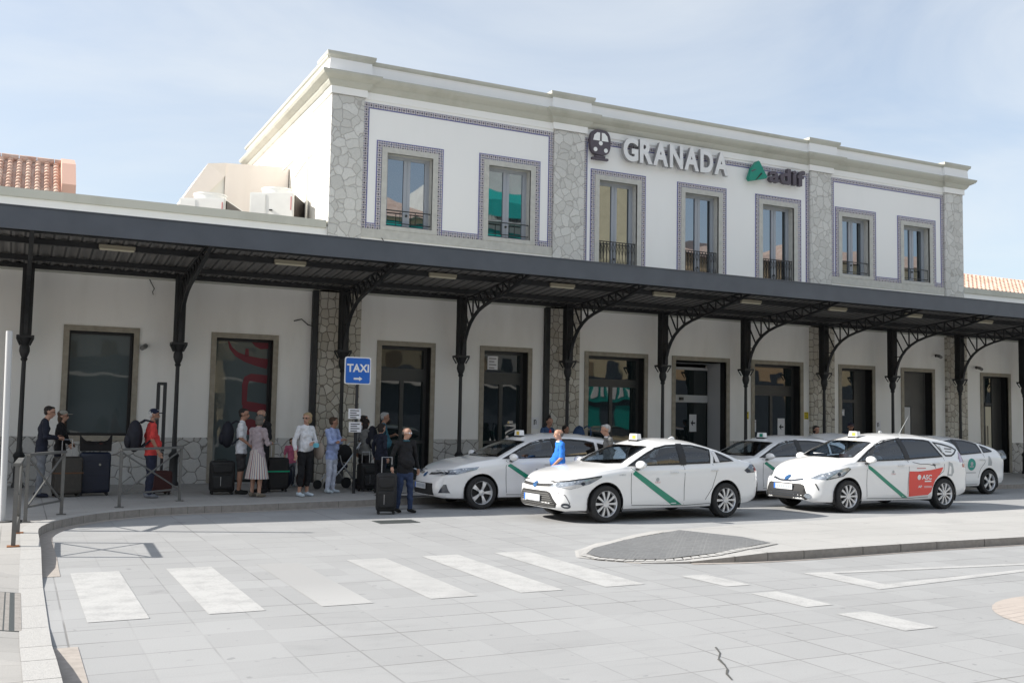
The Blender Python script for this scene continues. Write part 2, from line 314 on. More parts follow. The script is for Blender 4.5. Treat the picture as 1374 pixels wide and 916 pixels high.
# ------------------------------------------------------------------ mesh helpers
class MB:
    def __init__(s): s.v = []; s.f = []; s.mi = []; s.cur = 0
    def m(s, i): s.cur = i; return s
    def add(s, vs, fs):
        o = len(s.v); s.v += [tuple(map(float, p)) for p in vs]; s.f += [tuple(i+o for i in f) for f in fs]; s.mi += [s.cur]*len(fs); return s
    def box(s, x0, x1, y0, y1, z0, z1):
        return s.add([(x0, y0, z0), (x1, y0, z0), (x1, y1, z0), (x0, y1, z0), (x0, y0, z1), (x1, y0, z1), (x1, y1, z1), (x0, y1, z1)],
                     [(0, 3, 2, 1), (4, 5, 6, 7), (0, 1, 5, 4), (1, 2, 6, 5), (2, 3, 7, 6), (3, 0, 4, 7)])
    def beam(s, a, b, w, h=None, up=(0, 0, 1)):
        h = h or w; a = Vector(a); b = Vector(b); d = (b-a).normalized(); u = Vector(up)
        if abs(d.dot(u)) > .98: u = Vector((0, 1, 0))
        r = d.cross(u).normalized()*w/2; q = r.cross(d).normalized()*h/2
        return s.add([a-r-q, a+r-q, a+r+q, a-r+q, b-r-q, b+r-q, b+r+q, b-r+q], [(0, 3, 2, 1), (4, 5, 6, 7), (0, 1, 5, 4), (1, 2, 6, 5), (2, 3, 7, 6), (3, 0, 4, 7)][:6])
    def prism(s, poly, axis, a, b):      # poly in the two other axes
        n = len(poly)
        def P(p, t):
            return {'x': (t, p[0], p[1]), 'y': (p[0], t, p[1]), 'z': (p[0], p[1], t)}[axis]
        s.add([P(p, a) for p in poly]+[P(p, b) for p in poly], [tuple(range(n)), tuple(range(2*n-1, n-1, -1))]+[((i+1) % n, i, i+n, (i+1) % n+n) for i in range(n)]); return s
    def tube(s, pts, r, n=8, cap=True):
        pts = [Vector(p) for p in pts]; rs = r if isinstance(r, (list, tuple)) else [r]*len(pts); vs = []; fs = []
        ref = None
        for i, p in enumerate(pts):
            d = (pts[min(i+1, len(pts)-1)]-pts[max(i-1, 0)]).normalized()
            if ref is None: ref = d.orthogonal().normalized()
            ref = (ref-d*ref.dot(d)).normalized(); q = d.cross(ref)
            for k in range(n):
                a = 2*math.pi*k/n; vs.append(p+(ref*math.cos(a)+q*math.sin(a))*rs[i])
        for i in range(len(pts)-1):
            for k in range(n): fs.append((i*n+k, i*n+(k+1) % n, (i+1)*n+(k+1) % n, (i+1)*n+k))
        if cap: fs += [tuple(range(n-1, -1, -1)), tuple(range((len(pts)-1)*n, len(pts)*n))]
        return s.add(vs, fs)
    def lathe(s, prof, c=(0, 0, 0), axis='z', n=20, cap=True):      # prof: (radius, height)
        vs = []; fs = []
        for r, h in prof:
            for k in range(n):
                a = 2*math.pi*k/n; u, w = r*math.cos(a), r*math.sin(a)
                vs.append({'z': (c[0]+u, c[1]+w, c[2]+h), 'y': (c[0]+u, c[1]+h, c[2]+w), 'x': (c[0]+h, c[1]+u, c[2]+w)}[axis])
        for i in range(len(prof)-1):
            for k in range(n): fs.append((i*n+k, i*n+(k+1) % n, (i+1)*n+(k+1) % n, (i+1)*n+k))
        if cap: fs += [tuple(range(n-1, -1, -1)), tuple(range((len(prof)-1)*n, len(prof)*n))]
        return s.add(vs, fs)
    def ell(s, c, r, n=16, m=10, rot=None):
        vs = []; fs = []
        for i in range(m+1):
            t = math.pi*i/m
            for k in range(n):
                a = 2*math.pi*k/n; p = Vector((r[0]*math.sin(t)*math.cos(a), r[1]*math.sin(t)*math.sin(a), r[2]*math.cos(t)))
                if rot is not None: p = rot @ p
                vs.append(p+Vector(c))
        for i in range(m):
            for k in range(n): fs.append((i*n+k, (i+1)*n+k, (i+1)*n+(k+1) % n, i*n+(k+1) % n))
        return s.add(vs, fs)
    def rbox(s, x0, x1, y0, y1, z0, z1, r=.04, n=3):      # box rounded in the x-z outline and eased in y
        pts = []
        for cx, cz, a0 in ((x1-r, z1-r, 0), (x0+r, z1-r, 90), (x0+r, z0+r, 180), (x1-r, z0+r, 270)):
            for k in range(n+1):
                a = R(a0+90*k/n); pts.append((cx+r*math.cos(a), cz+r*math.sin(a)))
        N = len(pts); e = min(r*.6, (y1-y0)*.3); mx_, mz_ = (x0+x1)/2, (z0+z1)/2; vs = []
        for y, sh in ((y0, e*.8), (y0+e, 0), (y1-e, 0), (y1, e*.8)):
            for px, pz in pts:
                vs.append((px-sh*(1 if px > mx_ else -1), y, pz-sh*(1 if pz > mz_ else -1)))
        fs = [tuple(range(N)), tuple(range(4*N-1, 3*N-1, -1))]
        for j in range(3):
            for i in range(N): fs.append((j*N+(i+1) % N, j*N+i, (j+1)*N+i, (j+1)*N+(i+1) % N))
        return s.add(vs, fs)
    def build(s, name, mats, parent=None, smooth=False, bevel=0, kind=None):
        if isinstance(mats, str): mats = [mats]
        off = Vector(parent.get('_o', (0, 0, 0))) if parent else Vector((0, 0, 0))
        me = bpy.data.meshes.new(name); me.from_pydata([Vector(p)-off for p in s.v], [], s.f)
        for m in mats: me.materials.append(MATS[m])
        me.polygons.foreach_set('material_index', s.mi)
        bm = bmesh.new(); bm.from_mesh(me); bmesh.ops.recalc_face_normals(bm, faces=bm.faces)
        if bevel: bmesh.ops.bevel(bm, geom=[e for e in bm.edges if len(e.link_faces) == 2 and e.calc_face_angle(0) > .6], offset=bevel, segments=2, affect='EDGES', clamp_overlap=True)
        bm.to_mesh(me); bm.free()
        if smooth:
            me.polygons.foreach_set('use_smooth', [True]*len(me.polygons))
            try: me.set_sharp_from_angle(angle=R(42))
            except Exception: pass
        o = bpy.data.objects.new(name, me); COL.objects.link(o)
        if parent: o.parent = parent
        if kind: o['kind'] = kind
        return o

def thing(name, label, cat, loc=(0, 0, 0), group=None):
    o = bpy.data.objects.new(name, None); o.empty_display_size = .2; COL.objects.link(o); o.location = loc; o['_o'] = tuple(map(float, loc)); o['label'] = label; o['category'] = cat
    if group: o['group'] = group
    return o
def tag(o, label, cat, group=None):
    o['label'] = label; o['category'] = cat
    if group: o['group'] = group
    return o
def part(o, **k):
    for a, v in k.items(): o[a] = v
    return o
def copy_tree(o, parent=None):
    c = o.copy(); COL.objects.link(c)
    if parent: c.parent = parent
    for ch in [x for x in list(bpy.data.objects) if x.parent == o and x != c]: copy_tree(ch, c)
    return c

def text_polys(body, width, height, bold=0.0, spacing=1.0):
    cu_ = bpy.data.curves.new('t', 'FONT'); cu_.body = body; cu_.size = 1; cu_.offset = bold; cu_.space_character = spacing; cu_.resolution_u = 4
    o = bpy.data.objects.new('t', cu_); COL.objects.link(o); dg = bpy.context.evaluated_depsgraph_get(); me = bpy.data.meshes.new_from_object(o.evaluated_get(dg))
    vs = np.array([v.co[:2] for v in me.vertices]); lo, hi = vs.min(0), vs.max(0); vs = (vs-lo)/(hi-lo)*[width, height]
    fs = [tuple(p.vertices) for p in me.polygons]; bpy.data.objects.remove(o); bpy.data.curves.remove(cu_); bpy.data.meshes.remove(me)
    return vs, fs
def text_solid(body, x0, z0, w, h, y, depth, bold=0.0, spacing=1.0):
    """letters standing in the x-z plane facing -y, front at y, given real depth"""
    vs, fs = text_polys(body, w, h, bold, spacing); mb = MB(); n = len(vs)
    V = [(x0+a, y, z0+b) for a, b in vs]+[(x0+a, y+depth, z0+b) for a, b in vs]
    cnt = {}
    for f in fs:
        for i in range(len(f)):
            e = (f[i], f[(i+1) % len(f)]); cnt[e] = cnt.get(e, 0)+1
    mb.m(0).add(V, fs); o = len(mb.v)-2*n
    side = [(e[1]+o, e[0]+o, e[0]+n+o, e[1]+n+o) for e in cnt if (e[1], e[0]) not in cnt]
    mb.f += side; mb.mi += [1]*len(side)
    mb.f += [tuple(i+n for i in reversed(f)) for f in fs]; mb.mi += [1]*len(fs)
    return mb

# ================================================================== THE SETTING: ground
def sheet(name, pts, z, m, kind='structure'):
    mb = MB(); mb.add([(p[0], p[1], (p[2] if len(p) > 2 else z)) for p in pts], [tuple(range(len(pts)))]); return mb.build(name, m, None, kind=kind)
sheet('ground', [(-400, -400), (500, -400), (500, 500), (-400, 500)], -.03, 'road_paving')
sheet('road', [(-60, -40), (120, -40), (120, 23.5), (-60, 23.5)], 0, 'road_paving')

# pavement with its kerb: the kerb line runs up beside the crossing, turns, and follows the station
KL = [(.35, -30), (.35, 0), (.35, 4), (.35, 6.3), (.34, 7), (.335, 7.7), (.33, 8.4), (.33, 9.2), (.33, 10.2), (.33, 11.2), (.335, 11.9), (.34, 12.6), (.35, 13.3), (.35, 14.2), (.35, 15.1)]
cxc, cyc, rc = 3.35, 15.2, 3.0
for k in range(1, 17):
    a = R(180-90*k/16); KL.append((cxc+rc*math.cos(a), cyc+(3.12)*math.sin(a)))
KL += [(4.4, 18.5), (5.6, 18.72), (6.8, 18.92), (8.0, 19.15), (9.5, 19.35), (11.5, 19.4), (70, 19.4)]
def kerb_h(p):
    if p[0] > .6: return .12
    y = p[1]
    def ss(a, b, t): t = min(1, max(0, (t-a)/(b-a))); return t*t*(3-2*t)
    return .006+.114*max(ss(11.4, 13.0, y), 1-ss(6.9, 8.9, y))
def offset_line(L, d):
    out = []
    for i, p in enumerate(L):
        a = Vector(L[max(i-1, 0)]); b = Vector(L[min(i+1, len(L)-1)]); t = (b-a).normalized(); n = Vector((-t.y, t.x)); out.append((p[0]+n.x*d, p[1]+n.y*d))
    return out
L0 = KL; L1 = offset_line(KL, .22); L2 = offset_line(KL, 1.0)
Lg = offset_line(KL, -.20)
mb = MB()
def lift(p, q, d):      # height of pavement at offset d
    h = kerb_h(q); return h+(.12-h)*d
for i in range(len(L0)-1):
    mb.m(0).add([(*L1[i], kerb_h(L0[i])), (*L1[i+1], kerb_h(L0[i+1])), (*L2[i+1], .12), (*L2[i], .12)], [(0, 1, 2, 3)])
far = [(70, 24.2), (-60, 24.2), (-60, -30)]
mb.add([(p[0], p[1], .12) for p in L2]+[(p[0], p[1], .12) for p in far], [tuple(range(len(L2)+3))])
mb.build('pavement', 'pavement_paving', None, kind='structure')
# kerb stones
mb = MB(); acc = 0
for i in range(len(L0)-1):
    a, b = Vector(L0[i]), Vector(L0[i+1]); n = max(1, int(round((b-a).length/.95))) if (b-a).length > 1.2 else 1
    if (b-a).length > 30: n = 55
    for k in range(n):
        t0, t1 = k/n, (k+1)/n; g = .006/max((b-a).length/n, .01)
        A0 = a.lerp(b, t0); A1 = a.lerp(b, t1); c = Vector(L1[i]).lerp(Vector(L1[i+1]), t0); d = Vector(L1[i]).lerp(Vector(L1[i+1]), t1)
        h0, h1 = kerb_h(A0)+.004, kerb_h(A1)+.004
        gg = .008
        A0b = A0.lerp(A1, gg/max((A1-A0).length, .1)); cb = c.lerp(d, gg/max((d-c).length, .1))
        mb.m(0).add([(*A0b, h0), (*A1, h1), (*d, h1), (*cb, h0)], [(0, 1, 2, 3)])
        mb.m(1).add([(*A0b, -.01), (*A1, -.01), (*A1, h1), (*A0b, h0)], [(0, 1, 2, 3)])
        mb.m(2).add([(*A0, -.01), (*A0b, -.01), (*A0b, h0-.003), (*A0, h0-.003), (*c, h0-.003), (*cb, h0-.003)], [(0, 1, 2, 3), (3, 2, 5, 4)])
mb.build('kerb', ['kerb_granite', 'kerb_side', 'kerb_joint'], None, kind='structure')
mb = MB()
for i in range(len(L0)-1):
    if max(kerb_h(L0[i]), kerb_h(L0[i+1])) < .05: continue
    w = .9 if i < 33 else .4
    a, b = L0[i], L0[i+1]; c, d = [tuple(Vector(q).lerp(Vector(p), w)) for p, q in ((Lg[i], L0[i]), (Lg[i+1], L0[i+1]))]
    mb.add([(*a, .004), (*b, .004), (*d, .004), (*c, .004)], [(0, 1, 2, 3)])
mb.build('gutter', 'gutter_sand', None, kind='structure')

# crossing bars, short bars and the give-way triangle
def marking(pts): return sheet('road_marking', pts, .004, 'road_marking')
for x in (.63, 1.63, 2.66, 3.75, 4.74, 5.76):
    marking([(x, 9.3), (x+.5, 9.3), (x+.49, 12.08), (x-.01, 12.08)])
marking([(7.03, 8.86), (7.36, 8.86), (7.33, 9.63), (6.98, 9.63)]); marking([(7.02, 7.62), (7.37, 7.62), (7.35, 8.42), (7.0, 8.42)]); marking([(7.07, 6.45), (7.47, 6.45), (7.44, 7.25), (7.05, 7.25)])
mb = MB(); z = .004
mb.add([(8.52, 9.32, z), (8.52, 8.12, z), (8.86, 8.36, z), (8.86, 9.16, z)], [(0, 1, 2, 3)]); mb.add([(8.52, 9.32, z), (8.86, 9.16, z), (13.1, 8.72, z), (13.9, 8.75, z)], [(0, 1, 2, 3)]); mb.add([(8.52, 8.12, z), (13.9, 8.75, z), (13.1, 8.72, z), (8.86, 8.36, z)], [(0, 1, 2, 3)])
mb.build('road_marking', 'road_marking', None, kind='structure')
mb = MB(); p = [(5.104, 6.57), (5.01, 6.393), (4.877, 6.241), (4.803, 6.075), (4.739, 5.961), (4.652, 5.86), (4.583, 5.714)]
for i in range(len(p)-1):
    w = .006+.012*random.random(); mb.add([(p[i][0]-w, p[i][1], .004), (p[i][0]+w, p[i][1], .004), (p[i+1][0]+w*.7, p[i+1][1], .004), (p[i+1][0]-w*.7, p[i+1][1], .004)], [(0, 1, 2, 3)])
mb.build('road_crack', 'crack_tar', None, kind='structure')

# traffic island: a ramp at its tip rises to full kerb height
def ih(x): t = min(1, max(0, (x-7.3)/1.7)); return .006+.104*t*t*(3-2*t)
near = [(6.72, 11.05), (7.1, 10.62), (7.7, 10.42), (8.3, 10.30), (8.8, 10.26), (9.4, 10.25), (10.5, 10.3), (12, 10.36), (14, 10.36), (18, 10.30), (24, 10.25), (32, 10.2), (60, 10.2)]
farr = [(6.60, 11.30), (6.9, 11.85), (7.6, 12.40), (8.3, 12.70), (8.8, 12.83), (9.4, 12.88), (10.8, 13.13), (12.5, 13.28), (14.5, 13.45), (18.5, 13.76), (24, 13.9), (32, 14), (60, 14)]
mb = MB()
for i in range(len(near)-1):
    a, b, c, d = near[i], near[i+1], farr[i+1], farr[i]; hs = [ih(q[0]) for q in (a, b, c, d)]
    a2 = (a[0], a[1]+.14); b2 = (b[0], b[1]+.14)
    mb.m(0).add([(*a2, hs[0]), (*b2, hs[1]), (*c, hs[2]), (*d, hs[3])], [(0, 1, 2, 3)]); mb.m(0).add([(*d, hs[3]), (*c, hs[2]), (c[0], c[1]+.25, -.01), (d[0]-.0, d[1]+.25, -.01)], [(0, 1, 2, 3)])
    n = max(1, int(round((b[0]-a[0])/1.0)))
    for k in range(n):
        t0, t1 = k/n, (k+1)/n; P = lambda p, q, t: (p[0]+(q[0]-p[0])*t, p[1]+(q[1]-p[1])*t)
        e0, e1, g0, g1 = P(a, b, t0), P(a, b, t1), P(a2, b2, t0), P(a2, b2, t1); e0 = (e0[0]+.012, e0[1]); h0, h1 = ih(e0[0])+.004, ih(e1[0])+.004
        mb.m(1).add([(*e0, h0), (*e1, h1), (*g1, h1), (*g0, h0)], [(0, 1, 2, 3)]); mb.m(2).add([(*e0, -.01), (*e1, -.01), (*e1, h1), (*e0, h0)], [(0, 1, 2, 3)])
    mb.m(3).add([(*b, -.01), (b[0]+.012, b[1]+.004, -.01), (b[0]+.012, b[1]+.004, ih(b[0])), (*b, ih(b[0]))], [(0, 1, 2, 3)])
mb.m(0).add([(*near[0], .006), (near[0][0], near[0][1]+.14, .006), (*farr[0], .006)], [(0, 1, 2)])
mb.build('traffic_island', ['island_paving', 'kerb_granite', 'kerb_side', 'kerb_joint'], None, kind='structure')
tp = [(6.80, 11.45), (7.19, 11.92), (7.94, 12.32), (9.1, 12.60), (9.48, 11.6), (9.42, 10.93), (8.9, 10.72), (8.2, 10.60), (7.5, 10.68), (7.03, 10.85), (6.8, 11.1)]
cc = (8.1, 11.5); mb = MB()
for i in range(len(tp)):
    for f0, f1 in ((0, .5), (.5, 1)):
        q = [(cc[0]+(p[0]-cc[0])*f, cc[1]+(p[1]-cc[1])*f) for p, f in ((tp[i], f0), (tp[i], f1), (tp[(i+1) % len(tp)], f1), (tp[(i+1) % len(tp)], f0))]
        q = [(*p, ih(p[0])+.024) for p in q]
        mb.add(q if f0 else q[:3], [tuple(range(4))] if f0 else [(0, 1, 2)])
mb.build('tactile_paving', 'tactile_paving', None, kind='structure')
mb = MB(); k = 0
for i in range(len(tp)):
    a, b = Vector(tp[i]), Vector(tp[(i+1) % len(tp)]); n = max(1, int((b-a).length/.11))
    for j in range(n):
        p, q = a.lerp(b, (j+.06)/n), a.lerp(b, (j+.94)/n); o = lambda v, s: Vector(cc)+(v-Vector(cc))*s
        r0, r1 = 1.01, 1.01+.10/max((p-Vector(cc)).length, .5)
        mb.m(k % 3 == 0).add([(*o(p, r0), ih(p.x)+.02), (*o(q, r0), ih(q.x)+.02), (*o(q, r1), ih(q.x)+.012), (*o(p, r1), ih(p.x)+.012)], [(0, 1, 2, 3)]); k += 1
mb.build('cobble_edging', ['kerb_granite', 'island_paving'], None, kind='structure')
mb = MB(); gp = offset_line(near, -.10)
for i in range(2, len(near)-1): mb.add([(*near[i], .005), (*near[i+1], .005), (*gp[i+1], .005), (*gp[i], .005)], [(0, 1, 2, 3)])
mb.build('gutter', 'gutter_sand', None, kind='structure')
mb = MB(); c = (9.72, 5.95)
for k in range(40):
    a0, a1 = 2*math.pi*k/40, 2*math.pi*(k+1)/40
    mb.m(0).add([(c[0]+1.42*math.cos(a0), c[1]+1.3*math.sin(a0), .005), (c[0]+1.42*math.cos(a1), c[1]+1.3*math.sin(a1), .005), (c[0]+.98*math.cos(a1), c[1]+.88*math.sin(a1), .03), (c[0]+.98*math.cos(a0), c[1]+.88*math.sin(a0), .03)], [(0, 1, 2, 3)])
    mb.m(1).add([(*c, .06), (c[0]+.98*math.cos(a0), c[1]+.88*math.sin(a0), .03), (c[0]+.98*math.cos(a1), c[1]+.88*math.sin(a1), .03)], [(0, 1, 2)])
mb.build('roundabout', ['pink_paving', 'tactile_paving'], None, kind='structure')

# ================================================================== THE STATION
Y0 = 23.9
ST = thing('station_building', 'long white two storey railway station with stone pilasters, tiled window borders and a heavy cornice', 'station', (17.9, Y0, 0))
def wall_holes(x0, x1, z0, z1, y, holes, depth, name, m, mrev, parent):
    xs = sorted({x0, x1, *[h[0] for h in holes], *[h[1] for h in holes]}); zs = sorted({z0, z1, *[h[2] for h in holes], *[h[3] for h in holes]}); mb = MB()
    xs = [a for a in xs if x0 <= a <= x1]; zs = [a for a in zs if z0 <= a <= z1]
    for i in range(len(xs)-1):
        for j in range(len(zs)-1):
            cx_, cz_ = (xs[i]+xs[i+1])/2, (zs[j]+zs[j+1])/2
            if any(h[0] < cx_ < h[1] and h[2] < cz_ < h[3] for h in holes): continue
            mb.m(0).add([(xs[i], y, zs[j]), (xs[i+1], y, zs[j]), (xs[i+1], y, zs[j+1]), (xs[i], y, zs[j+1])], [(0, 1, 2, 3)])
    for h in holes:
        a, b, c, d = h[:4]; e = y+(h[4] if len(h) > 4 else depth)
        mb.m(1).add([(a, y, c), (a, e, c), (a, e, d), (a, y, d), (b, y, c), (b, e, c), (b, e, d), (b, y, d)], [(0, 1, 2, 3), (4, 7, 6, 5), (3, 2, 6, 7), (0, 4, 5, 1)])
    return mb.build(name, [m, mrev], parent)
LOW = [(-5.0, -3.4, 1.2, 3.49), (.97, 2.30, 1.2, 3.49), (4.11, 5.43, .13, 3.49), (8.14, 9.47, .13, 3.5), (10.97, 12.27, .13, 3.5), (14.15, 16.0, .13, 3.5), (17.08, 18.92, .13, 3.5, .95), (19.98, 21.78, .13, 3.5), (23.49, 24.82, .13, 3.5), (26.23, 27.55, .13, 3.5),
       (30.02, 31.32, .13, 3.47), (33.6, 34.9, 1.2, 3.49), (37.5, 38.8, 1.2, 3.49)]
UP = [(8.15, 9.40, 6.53, 8.41), (11.0, 12.26, 6.53, 8.46), (14.44, 15.71, 5.95, 8.48), (17.39, 18.62, 5.95, 8.46), (20.3, 21.55, 5.95, 8.44), (23.55, 24.75, 6.53, 8.40), (26.3, 27.52, 6.53, 8.40)]
wall_holes(-11, 47, .1, 4.9, Y0, LOW, .36, 'ground_floor_wall', 'lower_stucco', 'black_frame', ST)
wall_holes(6.65, 29.08, 4.9, 9.95, Y0, UP, .30, 'upper_floor_wall', 'white_stucco', 'upper_frame_stone', ST)
mb = MB()
mb.box(-11, 6.65, Y0, Y0+.3, 4.9, 6.36); mb.build('wing_wall', 'white_stucco', ST); MB().box(29.08, 47, Y0, Y0+.3, 4.9, 6.36).build('wing_wall', 'white_stucco', ST)
MB().box(-11, 6.62, Y0-.05, Y0+.34, 6.31, 6.51).build('coping', 'coping_stone', ST, bevel=.01); MB().box(29.11, 47, Y0-.05, Y0+.34, 6.31, 6.51).build('coping', 'coping_stone', ST, bevel=.01)
mb = MB(); mb.box(-11, 6.6, Y0+.3, 38, 6.0, 6.12); mb.box(29.12, 47, Y0+.3, 38, 6.0, 6.12); mb.box(6.7, 29.0, Y0+.4, 33.4, 10.1, 10.2); mb.build('flat_roof', 'roof_gravel', ST)
mb = MB(); mb.add([(6.65, Y0, 4.9), (6.65, 33.6, 4.9), (6.65, 33.6, 9.95), (6.65, Y0, 9.95)], [(0, 1, 2, 3)]); mb.add([(29.08, Y0, 4.9), (29.08, 33.6, 4.9), (29.08, 33.6, 9.95), (29.08, Y0, 9.95)], [(0, 1, 2, 3)])
mb.add([(6.65, 33.6, 4.9), (29.08, 33.6, 4.9), (29.08, 33.6, 9.95), (6.65, 33.6, 9.95)], [(0, 1, 2, 3)]); mb.add([(-11, 38, 0), (47, 38, 0), (47, 38, 6.1), (-11, 38, 6.1)], [(0, 1, 2, 3)]); mb.add([(-11, Y0, 0), (-11, 38, 0), (-11, 38, 6.3), (-11, Y0, 6.3)], [(0, 1, 2, 3)]); mb.add([(47, Y0, 0), (47, 38, 0), (47, 38, 6.3), (47, Y0, 6.3)], [(0, 1, 2, 3)])
mb.build('side_wall', 'side_stucco', ST)
# cornice and parapet round the tower: rings of a moulded profile, broken forward over the pilasters
PIL = [(6.65, 7.49), (12.95, 13.91), (22.17, 23.05), (28.2, 29.08)]
prof = [(0.0, 9.70), (.03, 9.70), (.03, 9.88), (.07, 9.90), (.12, 9.97), (.14, 10.02), (.20, 10.05), (.28, 10.10), (.32, 10.16), (.32, 10.20), (.12, 10.24), (.10, 10.55), (.13, 10.58), (.18, 10.62), (.19, 10.70), (-.15, 10.72), (-.15, 10.1)]
def ring(x0, x1, y0, y1, prof, push=0, sides='all', split=()):
    out = MB(); n = len(prof); pts = [[(x0-d-push, y0-d-push, z), (x1+d+push, y0-d-push, z), (x1+d+push, y1+d, z), (x0-d-push, y1+d, z)] for d, z in prof]
    for j in range(n-1):
        zc = (prof[j][1]+prof[j+1][1])/2; dd = prof[j][0]
        mi = 0 if (zc < 9.885) else (1 if zc < 10.22 else (2 if zc < 10.54 else 1)); out.m(mi)
        for k in range(4):
            a, b = pts[j][k], pts[j][(k+1) % 4]; c, d = pts[j+1][(k+1) % 4], pts[j+1][k]; out.add([a, b, c, d], [(0, 1, 2, 3)])
    return out
def sub(prof, lo, hi): return [p for p in prof if lo <= p[1] <= hi]
prof_m = [(d, z if 9.71 < z < 10.69 else z-.06 if z > 10.6 else z) for d, z in prof]
prof_m = [(d, z) for d, z in prof[:11]]+[(.10, 10.50), (.13, 10.53), (.17, 10.56), (.18, 10.63), (-.15, 10.65), (-.15, 10.1)]
ring(6.65, 29.08, Y0, 33.6, prof_m).build('cornice', ['white_stucco', 'cornice_stone', 'white_stucco'], ST)
for i, (a, b) in enumerate(PIL):
    ex0, ex1 = (a, b) if i else (a, b); mb = ring(a+.0 if i else a+.02, b-(.02 if i == 3 else 0), Y0-.06, Y0+.5, [(d+.03, z+.004) for d, z in prof], 0)
    mb.build('cornice_break', ['white_stucco', 'cornice_stone', 'white_stucco'], ST)
for a, b in ((25.1, 33.6),):
    pass
# pilasters, downpipes, plinth
for i, (a, b) in enumerate(PIL):
    mb = MB(); mb.m(0).box(a, b, Y0-.07, Y0-.001, 4.8, 9.70); mb.build('stone_pilaster', 'pilaster_stone', ST)
for a, b in ((6.49, 7.56), (12.89, 13.82), (22.15, 23.12), (28.17, 29.15)):
    MB().box(a, b, Y0-.10, Y0-.001, .12, 4.79).build('stone_pilaster', 'rubble_stone', ST)
for x in (6.40, 12.80):
    MB().box(x-.07, x+.06, Y0-.16, Y0-.02, .12, 4.75).build('downpipe', 'dark_iron', ST)
edges = [(-11, -5.12)]; cuts = [(3.99, 5.55), (6.49, 7.56), (8.02, 9.59), (10.85, 12.39), (12.89, 13.82), (14.03, 16.12), (16.96, 19.04), (19.86, 21.9), (22.15, 23.12), (23.37, 24.94), (26.11, 27.67), (28.17, 29.15), (29.9, 31.44)]
x = -11
for a, b in cuts+[(47, 47)]:
    if a > x: MB().box(x, a, Y0-.03, Y0+.02, .12, 1.17).build('stone_plinth', 'plinth_stone', ST)
    x = b
